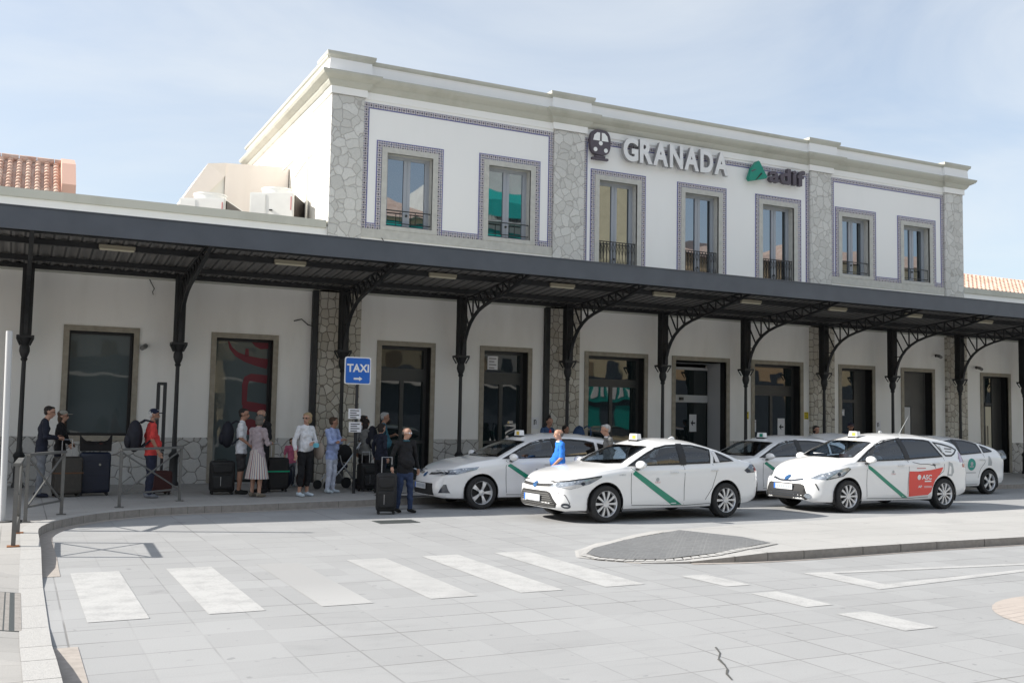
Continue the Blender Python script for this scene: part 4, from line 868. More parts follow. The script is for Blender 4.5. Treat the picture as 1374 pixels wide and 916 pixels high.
def rolltiles(x0, x1, ya, za, yb, zb, m, parent, pitch=.235, n=10):
    mb = MB(); k = int((x1-x0)/pitch); L = math.hypot(yb-ya, zb-za)
    mb.add([(x0, ya, za), (x1, ya, za), (x1, yb, zb), (x0, yb, zb)], [(0, 1, 2, 3)])
    for i in range(k):
        xc = x0+(i+.5)*pitch
        for j in range(n):
            t0, t1 = j/n, (j+1.12)/n; p0 = Vector((xc, ya+(yb-ya)*t0, za+(zb-za)*t0+.03)); p1 = Vector((xc, ya+(yb-ya)*min(t1, 1), za+(zb-za)*min(t1, 1)+.0))
            vs = []
            for p, r in ((p0, .085), (p1, .065)):
                for q in range(7): a = math.pi*q/6; vs.append((p.x+r*math.cos(a), p.y, p.z+r*math.sin(a)))
            mb.add(vs, [(q, q+1, q+8, q+7) for q in range(6)]+[(6, 5, 4, 3, 2, 1, 0)])
    return mb.build('tiled_roof', m, parent)
t = thing('tiled_roof_building', 'low building behind the left wing with rounded clay roof tiles and a pink parapet end', 'building', (-5, 30, 0))
rolltiles(.81-.235*42, .81, 29.6, 7.55, 31.6, 8.82, 'roof_tile', t)
mb = MB()
for k in range(22): mb.tube([(-9+k*.46, 31.6, 8.85), (-9+k*.46+.44, 31.6, 8.87)], [.13, .11], 8)
mb.build('ridge_tiles', 'roof_tile', t)
mb = MB(); mb.m(0).prism([(29.7, 6.2), (33.4, 6.2), (33.4, 7.7), (31.6, 9.02), (30.55, 8.66), (29.7, 7.9)], 'x', .82, 1.18); mb.build('parapet_end', 'pink_stucco', t)
MB().box(-9, .8, 29.7, 33.4, 0, 7.5).build('wall', 'side_stucco', t)
t = thing('distant_tiled_building', 'low building with a long terracotta tiled roof seen past the right end of the tower', 'building', (48, 36, 0))
rolltiles(30, 66, 33.0, 8.0, 36.0, 9.55, 'roof_tile', t, .30, 12)
MB().box(30, 66, 33.2, 39, 0, 7.9).build('wall', 'side_stucco', t)

# ---- buildings across the square (mirrored in the station's windows)
def block(x0, x1, h, m, label, roof=0, balc=None, awn=None, fl=3.1, shop=None):
    yb = -20; t = thing('apartment_block', label, 'apartment block', ((x0+x1)/2, yb, 0)); MB().box(x0, x1, yb-12, yb, 0, h).build('wall', m, t)
    if roof:
        e = .6; mb = MB(); mb.add([(x0-e, yb+e, h), (x1+e, yb+e, h), (x1+e, yb-12-e, h), (x0-e, yb-12-e, h), (x0+4, yb-6, h+roof), (x1-4, yb-6, h+roof)], [(0, 1, 5, 4), (1, 2, 5), (2, 3, 4, 5), (3, 0, 4), (0, 3, 2, 1)]); mb.build('roof', 'roof_tile', t)
    f = 0; z = 4.0
    while z+2.4 < h:
        x = x0+1.2
        while x+1.2 < x1:
            if not (awn and awn[0] <= z <= awn[1]): 
                w = MB(); w.box(x, x+1.1, yb, yb+.05, z+.3, z+2.1); w.build('window', 'plaza_glass' if random.random() < .6 else 'shutter', t)
            x += 2.6
        if balc:
            MB().box(x0+.3, x1-.3, yb, yb+1.1, z-.15, z).build('balcony', 'white_render', t)
            mb = MB(); x = x0+.4
            while x < x1-.4: mb.box(x, x+.03, yb+1.05, yb+1.08, z, z+.95); x += .18
            mb.box(x0+.3, x1-.3, yb+1.03, yb+1.1, z+.95, z+1.0); mb.build('balcony_rail', 'galvanised', t)
        if awn and awn[0] <= z <= awn[1]:
            MB().add([(x0+.4, yb+.05, z+2.4), (x1-.4, yb+.05, z+2.4), (x1-.4, yb+1.3, z+1.2), (x0+.4, yb+1.3, z+1.2), (x0+.4, yb+1.3, z+.3), (x1-.4, yb+1.3, z+.3)], [(0, 1, 2, 3), (3, 2, 5, 4)]).build('awning', 'teal_awning', t)
        z += fl
    MB().box(x0+.4, x1-.4, yb, yb+.06, .3, 5.0).build('dark_reflection_pane', 'plaza_glass', t)  # unseen dark pane, added so the station doors reflect a darker ground floor
    if shop:
        MB().box(x0+.5, x1-.5, yb, yb+.5, 3.1, 4.6).build('shop_fascia', shop, t); xx = x0+1.2
        while xx < x1-1: MB().box(xx, xx+.45, yb+.5, yb+.55, 3.4, 4.2).build('fascia_panel', 'sign_white', t); xx += .8
        for xx in (x0+1.5, x0+4.5): MB().box(xx, xx+1.6, yb+.06, yb+.1, .8, 2.7).build('shop_poster', shop, t)
    return t
block(-30, -8, 13, 'ochre_render', 'ochre apartment block across the square', 2.2)
block(-7, 11, 14, 'white_render', 'white apartment block across the square with a tiled roof', 2.4, True)
block(12, 28.5, 16.0, 'cream_render', 'cream apartment block with a tiled hip roof and balconies across the square', 2.6, True, (9.5, 14))
block(29, 38, 20.5, 'white_render', 'tall white block with teal awnings across the square', 0, True, (12, 17))
block(38.6, 46.5, 25, 'cream_render', 'tall plain cream block with a green shopfront across the square', 0, None, None, 99, 'teal_awning')
block(47.5, 61, 15.6, 'ochre_render', 'lower ochre block with a terracotta roof across the square', 2.4)
block(62, 90, 16.4, 'cream_render', 'long cream block with a terracotta roof across the square', 2.6)

# ================================================================== CARS
def pchip(keys):
    xs = np.array([k[0] for k in keys], float); ys = np.array([k[1] for k in keys], float); h = np.diff(xs); d = np.diff(ys)/h; m = np.zeros(len(xs))
    for i in range(1, len(xs)-1):
        if d[i-1]*d[i] > 0: w1 = 2*h[i]+h[i-1]; w2 = h[i]+2*h[i-1]; m[i] = (w1+w2)/(w1/d[i-1]+w2/d[i])
    m[0] = d[0]; m[-1] = d[-1]
    def f(x):
        x = min(max(x, xs[0]), xs[-1]); i = min(int(np.searchsorted(xs, x, 'right'))-1, len(xs)-2); i = max(i, 0); t = (x-xs[i])/h[i]
        return ((1+2*t)*(1-t)**2)*ys[i]+t*(1-t)**2*h[i]*m[i]+t*t*(3-2*t)*ys[i+1]+t*t*(t-1)*h[i]*m[i+1]
    return f
def inpoly(x, y, P):
    c = False; n = len(P); j = n-1
    for i in range(n):
        if (P[i][1] > y) != (P[j][1] > y) and x < (P[j][0]-P[i][0])*(y-P[i][1])/(P[j][1]-P[i][1])+P[i][0]: c = not c
        j = i
    return c
def shrink(P, d):
    n = len(P); A = sum(P[i][0]*P[(i+1) % n][1]-P[(i+1) % n][0]*P[i][1] for i in range(n)); s = 1 if A > 0 else -1; out = []
    for i in range(n):
        p0, p1, p2 = Vector(P[i-1]), Vector(P[i]), Vector(P[(i+1) % n]); e1 = (p1-p0).normalized(); e2 = (p2-p1).normalized()
        n1 = Vector((-e1.y, e1.x))*s; n2 = Vector((-e2.y, e2.x))*s; b = (n1+n2); b = b.normalized() if b.length > 1e-6 else n1; k = d/max(.45, b.dot(n1)); out.append((P[i][0]+b.x*k, P[i][1]+b.y*k))
    return out

LOWF = pchip([(0, .972), (.25, .972), (.5, .985), (.72, 1.0), (.86, .997), (.95, .975), (1.0, .945)])
LOWT = [.07, .14, .21, .28, .35, .42, .49, .56, .63, .70, .77, .84, .90, .95, 1.0]
class Car:
    def __init__(s, spec, label, group='white taxis waiting in front of the station'):
        s.sp = spec; s.L = spec['L']; s.root = thing('taxi', label, 'taxi', (0, 0, 0), group)
        s.top = pchip(spec['top']); s.belt = pchip(spec['belt']); s.bot = pchip(spec['bot']); s.W = spec['W']/2
        L = s.L; s.wf = pchip([(0, .0), (.012, .33), (.04, .52), (.10, .68), (.20, .80), (.38, .90), (.7, .965), (1.2, .99), (L*.5, 1), (L-1.0, .99), (L-.5, .965), (L-.25, .925), (L-.10, .85), (L-.035, .72), (L-.01, .50), (L, 0)])
        s.section_cache = {}; s.build_body()
    def section(s, x, k=1.0):
        L = s.L; W = s.W*s.wf(x)*k; zb = s.bot(x); zt = s.top(x); bl = min(s.belt(x), zt-.012); h = zt-bl
        sh = .945; pts = []
        low = [(.84, zb), (.935, zb+.02), (.965, zb+.09), (.972, zb+.17)]
        z1 = zb+.17; 
        for t in LOWT: low.append((LOWF(t), z1+(bl-z1)*t))
        pts = [(W*f, z) for f, z in low]
        c = .055+.035*min(1, h/.4) if h > .12 else h*.45
        tum = .34*h if h > .15 else .34*h+.04*(1-h/.15)
        fB = max(W*sh-tum, W*.35); zB = bl+(h-c)
        for i in range(1, 9):
            t = i/8; bow = .022*math.sin(math.pi*t)*min(1, h/.3); pts.append((W*sh+(fB-W*sh)*t+bow*(W/s.W), bl+(zB-bl)*t))
        for i in range(1, 12):
            y = fB*(1-i/11)**1.0; u = y/fB if fB > 0 else 0; pts.append((y, zB+(zt-zB)*(1-u**2.3)))
        return pts
    def xoff(s, x, z):
        # the nose and tail lean and bulge
        L = s.L; o = 0
        if x < .9: f = (1-x/.9)**1.5; o += f*s.nose(z)
        if x > L-.7: f = (1-(L-x)/.7)**1.5; o -= f*s.tail(z)
        return o
    def build_body(s):
        sp = s.sp; L = s.L; s.nose = pchip(sp['nose']); s.tail = pchip(sp['tail'])
        xs = [0, .004, .012, .025, .045, .07, .10, .14]; x = .18
        while x < L-.18: xs.append(x); x += .034
        xs += [L-q for q in (.18, .14, .10, .07, .045, .025, .012, .004, 0)]
        xs = sorted(set(round(q, 4) for q in xs))
        def grid(k, shift=0):
            secs = [s.section(q, k) for q in xs]; n = len(secs[0]); V = []; F = []
            for q, S in zip(xs, secs):
                full = [(-y, z) for y, z in S]+[(y, z) for y, z in reversed(S[:-1])]
                for y, z in full: V.append((q+s.xoff(q, z), y, z-shift))
            N = 2*n-1
            for i in range(len(xs)-1):
                for j in range(N-1): F.append((i*N+j, (i+1)*N+j, (i+1)*N+j+1, i*N+j+1))
            return V, F, N
        V, F, N = grid(1.0)
        s.bvh = BVHTree.FromPolygons([Vector(v) for v in V], F)
        wh = [(sp['fw'], sp['wr']), (sp['fw']+sp['wb'], sp['wr'])]
        s.side_polys = [shrink(P, .03) for P in sp['windows']]; s.ws = shrink(sp['wshield'], .03); s.rw = shrink(sp['rwin'], .03) if sp.get('rwin') else None
        def cut(V, F, liner=False):
            bm = bmesh.new(); vs = [bm.verts.new(v) for v in V]; bm.faces.ensure_lookup_table()
            for f in F:
                P = [V[i] for i in f]; cx = sum(p[0] for p in P)/4; cy = sum(p[1] for p in P)/4; cz = sum(p[2] for p in P)/4
                kill = False
                e1 = Vector(P[1])-Vector(P[0]); e2 = Vector(P[3])-Vector(P[0]); nrm = e1.cross(e2); nrm = nrm.normalized() if nrm.length > 1e-9 else Vector((0, 0, 1))
                side = abs(nrm.y) > .62
                if side and cz > .7:
                    for Q in s.side_polys:
                        if inpoly(cx, cz, Q): kill = True
                if not side and cz > .85:
                    if inpoly(cx, cy, s.ws): kill = True
                    if s.rw and inpoly(cx, cy, s.rw): kill = True
                if abs(cy) > .40 or liner:
                    for wx, wz in wh:
                        if abs(cy) > .45 and math.hypot(cx-wx, cz-wz) < sp['ar'] and cz < wz+sp['ar']+.02: kill = True
                if liner and cz < .32: kill = True
                if not kill:
                    try: bm.faces.new([vs[i] for i in f])
                    except Exception: pass
            # snap the cut edge on to the wheel arch circle
            for e in bm.edges:
                if len(e.link_faces) == 1:
                    for v in e.verts:
                        if abs(v.co.y) > .42 and not liner:
                            for wx, wz in wh:
                                d = math.hypot(v.co.x-wx, v.co.z-wz)
                                if d < sp['ar']+.07 and v.co.z < wz+sp['ar']+.05 and v.co.z > s.bot(v.co.x)+.02:
                                    v.co.x = wx+(v.co.x-wx)/d*sp['ar']; v.co.z = wz+(v.co.z-wz)/d*sp['ar']
            bmesh.ops.delete(bm, geom=[v for v in bm.verts if not v.link_faces], context='VERTS'); bmesh.ops.remove_doubles(bm, verts=bm.verts, dist=.0005)
            bmesh.ops.recalc_face_normals(bm, faces=bm.faces); return bm
        bm = cut(V, F); me = bpy.data.meshes.new('body'); bm.to_mesh(me); bm.free(); me.materials.append(MATS['car_white']); me.polygons.foreach_set('use_smooth', [True]*len(me.polygons))
        try: me.set_sharp_from_angle(angle=R(50))
        except Exception: pass
        o = bpy.data.objects.new('body', me); COL.objects.link(o); o.parent = s.root; s.body = o
        V2, F2, _ = grid(.955, .035); bm = cut(V2, F2, True); me = bpy.data.meshes.new('cabin_lining'); bm.to_mesh(me); bm.free(); me.materials.append(MATS['car_liner'])
        o = bpy.data.objects.new('cabin_lining', me); COL.objects.link(o); o.parent = s.root
        # floor, wheel wells
        mb = MB(); mb.box(.45, L-.85, -s.W*.84, s.W*.84, .20, .25)
        for wx, wz in wh:
            for sd in (-1, 1):
                r = sp['ar']+.008; vs = []; n = 18
                for k in range(n+1):
                    a = R(-25+230*k/n)
                    for y in (s.W*.955, s.W*.58): vs.append((wx+r*math.cos(a), sd*y, wz+r*math.sin(a)))
                mb.add(vs, [(2*k, 2*k+1, 2*k+3, 2*k+2) for k in range(n)]); mb.add([(wx+r*math.cos(R(-25+230*k/n)), sd*s.W*.58, wz+r*math.sin(R(-25+230*k/n))) for k in range(n+1)], [tuple(range(n+1))])
        mb.build('underbody', 'matte_black', s.root)
        # wheels
        for i, (wx, wz) in enumerate(wh):
            for sd in (-1, 1):
                w = s.wheel(sd, sp['spokes'], sp['tr']); w.parent = s.root; w.location = (wx, sd*(s.W-.115), sp['tr'])
        # glazing and its black frames
        for P, kind in zip(sp['windows'], sp['wkind']):
            for sd in ((-1,) if kind == 'print' else (-1, 1)) if False else (-1, 1):
                gm = {'clear': 'car_glass', 'tint': 'tinted_car_glass', 'print': 'car_white'}[kind]
                s.decal([shrink(P, .004)], 'side', .003, 'window', gm, sd, .06); s.decal(s.ring(P, .034), 'side', .007, 'window_frame', 'car_black', sd, .06)
        s.decal([shrink(sp['wshield'], .004)], 'top', .003, 'windscreen', 'car_glass', 1, .08); s.decal(s.ring(sp['wshield'], .035), 'top', .006, 'windscreen_frame', 'car_black', 1, .08)
        if sp.get('rwin'): s.decal([shrink(sp['rwin'], .004)], 'top', .003, 'rear_window', 'tinted_car_glass', 1, .08); s.decal(s.ring(sp['rwin'], .035), 'top', .006, 'rear_window_frame', 'car_black', 1, .08)
        for sd in (-1, 1): s.decal([sp['bpillar']], 'side', .009, 'door_pillar', 'car_black', sd, .06)
        # cabin
        sx = sp['seat']; mb = MB()
        for sd in (-1, 1):
            mb.rbox(sx, sx+.52, sd*.36-.24, sd*.36+.24, .40, .56, .05); mb.beam((sx+.48, sd*.36, .5), (sx+.66, sd*.36, 1.06), .46, .12, (1, 0, 0)); mb.beam((sx+.68, sd*.36, 1.10), (sx+.71, sd*.36, 1.24), .26, .09, (1, 0, 0))
        mb.rbox(sx+.98, sx+1.45, -.62, .62, .42, .58, .05); mb.beam((sx+1.42, 0, .52), (sx+1.62, 0, 1.02), 1.2, .12, (1, 0, 0))
        mb.build('seats', 'seat_grey', s.root)
        mb = MB(); dx = sp['dash']; mb.rbox(dx, dx+.5, -.66, .66, .62, sp['dz'], .06); mb.build('dashboard', 'matte_black', s.root)
        mb = MB(); c = Vector((dx+.66, -.36, sp['dz']-.02)); pts = [(c.x+.17*math.cos(a)*.35, c.y+.18*math.sin(a), c.z+.17*math.cos(a)) for a in [2*math.pi*k/20 for k in range(21)]]; mb.tube(pts, .014, 6, False); mb.tube([tuple(c), (dx+.45, -.36, c.z-.06)], .03, 6); mb.build('steering_wheel', 'matte_black', s.root, True)
        # mirrors, handles, roof lamp
        for sd in (-1, 1):
            mx_, mz_ = sp['mirror']; mb = MB(); mb.m(0).ell((mx_, sd*(s.W+.10), mz_+.03), (.075, .125, .075), 14, 10); mb.m(1).beam((mx_+.02, sd*(s.W-.06), mz_-.06), (mx_, sd*(s.W+.06), mz_-.03), .07, .03); mb.m(2).ell((mx_+.035, sd*(s.W+.10), mz_+.03), (.05, .11, .062), 12, 8)
            mb.build('wing_mirror', ['car_white', 'car_black', 'chrome'], s.root, True)
            for hx, hz in sp['handles']:
                p, n = s.hit((hx, sd*-3 if False else sd*3, hz), (0, -sd, 0)); MB().rbox(hx-.09, hx+.09, p.y-.0 if sd > 0 else p.y-.028, p.y+.028 if sd > 0 else p.y, hz-.016, hz+.016, .012).build('door_handle', 'car_white', s.root, True)
        for P in sp['seams']:
            for sd in (-1, 1): s.line(P, .011, 'side', 'door_seam', 'seam', sd, .002)
        if sp.get('nolamp'): return
        rx, rz = sp['lamp']; p, n = s.hit((rx, 0, 4), (0, 0, -1)); t = s.lamp_obj = bpy.data.objects.new('roof_sign', None); COL.objects.link(t); t.parent = s.root; t.location = (rx, 0, p.z)
        mb = MB(); mb.prism([(-.125, .015), (.125, .015), (.10, .125), (-.10, .125)], 'x', -.05, .05); o = mb.build('sign_box', 'sign_white', t); o.location = (0, 0, 0)
        mb = MB(); mb.box(-.05, .05, -.14, .14, -.02, .018); mb.build('foot', 'car_black', t)
        mb = MB(); mb.box(-.056, -.0505, -.085, .02, .03, .10); mb.build('lit_front', sp.get('signcol', 'sign_yellow'), t)
        mb = MB(); mb.prism([(-.05, .05), (.05, .05), (.04, .13), (-.04, .13)], 'y', -.166, -.16) if False else None
    def wheel(s, sd, n, tr):
        r = tr; e = bpy.data.objects.new('wheel', None); COL.objects.link(e)
        mb = MB(); w = .105; mb.lathe([(r*.71, -w*.9), (r*.80, -w), (r*.94, -w*.95), (r*.985, -w*.78), (r, -w*.45), (r, w*.45), (r*.985, w*.78), (r*.94, w*.95), (r*.80, w), (r*.71, w*.9), (r*.67, w*.5), (r*.67, -w*.5)], axis='y', n=44, cap=False)
        t = mb.build('tyre', 'tyre', e, True)
        mb = MB(); y0 = sd*.092; rr = r*.72
        mb.m(0).lathe([(rr, y0-sd*.16), (rr, y0-sd*.002), (rr*.985, y0+sd*.004), (rr*.93, y0-sd*.01), (rr*.92, y0-sd*.16)], axis='y', n=40, cap=False)
        # dark dish and disc behind the spokes
        for k in range(n):
            a = 2*math.pi*k/n; hw = 2*math.pi/n*(.30 if n > 6 else .27)
            def P(rad, ang, yy): return (rad*math.cos(ang), yy, rad*math.sin(ang))
            ro, ri = rr*.94, rr*.24; w0, w1 = hw*.60, hw*1.5*(.9 if n > 6 else .62)
            pts = [P(ri, a-w1, y0-sd*.015), P(ri, a+w1, y0-sd*.015), P(rr*.6, a+w0*1.05, y0+sd*.000), P(ro, a+w0, y0-sd*.006), P(ro, a-w0, y0-sd*.006), P(rr*.6, a-w0*1.05, y0+sd*.000)]
            back = [(p[0], p[1]-sd*.03, p[2]) for p in pts]; mb.add(pts+back, [(0, 1, 2, 5), (5, 2, 3, 4), (0, 6, 7, 1), (1, 7, 8, 2), (2, 8, 9, 3), (4, 10, 11, 5), (5, 11, 6, 0)])
        mb.lathe([(rr*.27, y0-sd*.03), (rr*.25, y0-sd*.004), (rr*.12, y0+sd*.002), (.01, y0+sd*.003)], axis='y', n=20)
        mb.m(1).lathe([(rr*.93, y0-sd*.065), (rr*.93, y0-sd*.07)], axis='y', n=30); mb.build('rim', ['rim_silver', 'matte_black'], e, True); return e
    def hit(s, o, d):
        p, n, i, t = s.bvh.ray_cast(Vector(o), Vector(d))
        if p is None: return Vector(o)+Vector(d)*2.2, -Vector(d)
        if n.dot(Vector(d)) > 0: n = -n
        return p, n
    def ring(s, P, w):
        Q = shrink(P, w); n = len(P); return [[P[i], P[(i+1) % n], Q[(i+1) % n], Q[i]] for i in range(n)]
    def project(s, u, v, mode, sd, off):
        if mode == 'side': p, n = s.hit((u, 3*sd, v), (0, -sd, 0))
        elif mode == 'front': p, n = s.hit((-3, u, v), (1, 0, 0))
        elif mode == 'rear': p, n = s.hit((s.L+3, u, v), (-1, 0, 0))
        else: p, n = s.hit((u, v, 4), (0, 0, -1))
        return p+n*off
    def decal(s, polys, mode, off, name, m, sd=-1, step=.07, parent=None):
        bm = bmesh.new()
        for P in polys:
            vs = [bm.verts.new((p[0], p[1], 0)) for p in P]
            try: bm.faces.new(vs)
            except Exception: pass
        lo = [min(p[k] for P in polys for p in P) for k in (0, 1)]; hi = [max(p[k] for P in polys for p in P) for k in (0, 1)]
        for k in (0, 1):
            c = lo[k]+step
            while c < hi[k]:
                co = [0, 0, 0]; no = [0, 0, 0]; co[k] = c; no[k] = 1; bmesh.ops.bisect_plane(bm, geom=bm.verts[:]+bm.edges[:]+bm.faces[:], plane_co=co, plane_no=no); c += step
        bmesh.ops.triangulate(bm, faces=bm.faces)
        for v in bm.verts: v.co = s.project(v.co.x, v.co.y, mode, sd, off)
        bmesh.ops.recalc_face_normals(bm, faces=bm.faces)
        me = bpy.data.meshes.new(name); bm.to_mesh(me); bm.free(); me.materials.append(MATS[m]); me.polygons.foreach_set('use_smooth', [True]*len(me.polygons))
        o = bpy.data.objects.new(name, me); COL.objects.link(o); o.parent = parent or s.root; return o
    def line(s, P, w, mode, name, m, sd=-1, off=.002):
        polys = []
        for i in range(len(P)-1):
            a, b = Vector(P[i]), Vector(P[i+1]); d = (b-a).normalized(); n = Vector((-d.y, d.x))*w/2; polys.append([tuple(a-n), tuple(b-n), tuple(b+n), tuple(a+n)])
        return s.decal(polys, mode, off, name, m, sd, .09)
    def text(s, body, x, z, w, h, m, bold=.02, off=.006, sd=-1, name='lettering', mode='side', parent=None):
        vs, fs = text_polys(body, w, h, bold); me = bpy.data.meshes.new(name); V = []
        for a, b in vs:
            u = x+a if (mode == 'side' and sd < 0) else x-a
            V.append(s.project(u, z+b, mode, sd, off))
        me.from_pydata(V, [], fs); me.materials.append(MATS[m]); o = bpy.data.objects.new(name, me); COL.objects.link(o); o.parent = parent or s.root; return o
    def disc(s, x, z, r, m, name, off=.004, mode='side', sx=1, sd=-1): return s.decal([[(x+r*sx*math.cos(2*math.pi*k/18), z+r*math.sin(2*math.pi*k/18)) for k in range(18)]], mode, off, name, m, sd, .08)
    def plate(s, z, y=0):
        p = s.project(y, z, 'front', 0, 0); t = bpy.data.objects.new('number_plate', None); COL.objects.link(t); t.parent = s.root; t.location = (p.x-.02, y, z)
        MB().box(-.012, 0, -.26, .26, -.055, .055).build('plate_panel', 'plate_white', t); MB().box(-.0145, -.012, .215, .26, -.054, .054) .build('plate_band', 'plate_blue', t)
        for k in range(7): MB().box(-.0145, -.012, -.235+.058*k+(.02 if k > 2 else 0), -.235+.058*k+.034+(.02 if k > 2 else 0), -.03, .032).build('plate_mark', 'plate_mark', t)
        # seen from ahead the blue band is on the viewer's left
    def place(s, x, y, deg, pitch=0):
        s.root.location = (0, 0, 0); ang = R(deg); mid = s.sp['fw']+s.sp['wb']/2
        s.root.rotation_euler = (0, 0, ang); s.root.location = (x-mid*math.cos(ang), y-mid*math.sin(ang), 0.004)

SEDAN = dict(bpillar=[(2.60, .965), (2.60, 1.345), (2.73, 1.345), (2.73, .97)], L=4.63, W=1.78, fw=.96, wb=2.70, tr=.318, wr=.325, ar=.365, spokes=10,
    top=[(0, .66), (.02, .705), (.07, .745), (.16, .78), (.35, .83), (.6, .875), (.9, .93), (1.2, .975), (1.32, 1.00), (1.6, 1.145), (1.85, 1.26), (2.1, 1.355), (2.35, 1.415), (2.7, 1.435), (3.05, 1.415), (3.4, 1.345), (3.75, 1.235), (4.05, 1.12), (4.2, 1.075), (4.4, 1.05), (4.56, 1.02), (4.60, .95), (4.63, .86)],
    belt=[(0, .575), (.10, .66), (.35, .75), (.7, .82), (1.1, .88), (1.5, .925), (2.3, .945), (3.3, .975), (4.0, .99), (4.4, .97), (4.63, .82)],
    bot=[(0, .24), (.25, .19), (.6, .19), (1.5, .20), (3.2, .20), (4.2, .24), (4.63, .34)],
    nose=[(.1, .10), (.2, .05), (.32, .0), (.5, .02), (.62, .05), (.72, .14), (.9, .2)], tail=[(.2, .10), (.4, .02), (.6, .0), (.85, .04), (1.05, .10)],
    windows=[[(1.42, .955), (1.66, 1.075), (1.90, 1.19), (2.12, 1.275), (2.36, 1.325), (2.62, 1.335), (2.62, .975)], [(2.71, .98), (2.71, 1.335), (2.95, 1.33), (3.22, 1.28), (3.36, 1.245), (3.30, .995)], [(3.37, 1.0), (3.43, 1.22), (3.62, 1.155), (3.80, 1.075), (3.88, 1.03)]],
    wkind=['clear', 'clear', 'tint'], wshield=[(1.25, 0), (1.27, .35), (1.40, .66), (1.70, .62), (2.06, .555), (1.98, .3), (1.96, 0), (1.98, -.3), (2.06, -.555), (1.70, -.62), (1.40, -.66), (1.27, -.35)],
    rwin=[(3.52, 0), (3.50, .35), (3.48, .52), (3.8, .58), (4.04, .60), (4.08, .3), (4.09, 0), (4.08, -.3), (4.04, -.60), (3.8, -.58), (3.48, -.52), (3.50, -.35)],
    seat=1.95, dash=1.2, dz=.90, mirror=(1.60, .955), handles=[(2.42, .845), (3.36, .875)], lamp=(2.2, 1.43),
    seams=[[(1.50, .93), (1.47, .80), (1.50, .30)], [(2.665, .97), (2.665, .27)], [(1.50, .28), (2.66, .25), (3.28, .27)], [(3.35, .98), (3.42, .85), (3.33, .55), (3.16, .34)]])
WAGON = dict(bpillar=[(2.58, 1.03), (2.485, 1.475), (2.60, 1.485), (2.70, 1.035)], L=4.645, W=1.775, fw=.93, wb=2.78, tr=.322, wr=.33, ar=.37, spokes=10,
    top=[(0, .66), (.02, .71), (.08, .76), (.2, .82), (.4, .89), (.7, .975), (.95, 1.04), (1.10, 1.08), (1.4, 1.24), (1.7, 1.38), (2.0, 1.48), (2.3, 1.54), (2.7, 1.575), (3.2, 1.575), (3.7, 1.54), (4.1, 1.485), (4.32, 1.43), (4.42, 1.30), (4.52, 1.08), (4.60, .90), (4.645, .75)],
    belt=[(0, .57), (.10, .67), (.35, .79), (.7, .89), (1.1, .955), (1.6, .985), (2.5, 1.01), (3.5, 1.06), (4.0, 1.09), (4.4, 1.02), (4.645, .70)],
    bot=[(0, .25), (.25, .20), (.6, .19), (1.5, .20), (3.2, .20), (4.2, .26), (4.645, .36)],
    nose=[(.1, .06), (.2, .02), (.32, .0), (.5, .03), (.62, .09), (.72, .2), (.9, .3)], tail=[(.2, .08), (.4, .0), (.6, .0), (.9, .03), (1.4, .10)],
    windows=[[(1.18, 1.0), (1.36, 1.10), (1.60, 1.235), (1.85, 1.35), (2.10, 1.43), (2.34, 1.465), (2.50, 1.47), (2.60, 1.035)], [(2.68, 1.04), (2.585, 1.475), (2.95, 1.475), (3.30, 1.455), (3.45, 1.43), (3.62, 1.20), (3.72, 1.095)], [(3.53, 1.41), (3.80, 1.375), (4.08, 1.31), (4.24, 1.245), (4.10, 1.15), (3.99, 1.105), (3.80, 1.105), (3.68, 1.21)]],
    wkind=['clear', 'tint', 'print'], wshield=[(1.06, 0), (1.08, .4), (1.22, .70), (1.5, .665), (1.88, .57), (1.80, .3), (1.78, 0), (1.80, -.3), (1.88, -.57), (1.5, -.665), (1.22, -.70), (1.08, -.4)],
    rwin=None, seat=1.85, dash=1.0, dz=.98, mirror=(1.42, 1.02), handles=[(2.38, .93), (3.46, .965)], lamp=(2.0, 1.5), signcol='sign_yellow',
    seams=[[(1.48, .98), (1.42, .82), (1.44, .30)], [(2.63, 1.03), (2.60, .27)], [(1.44, .27), (2.60, .25), (3.22, .27)], [(3.72, 1.08), (3.68, .80), (3.45, .66), (3.22, .40)]])
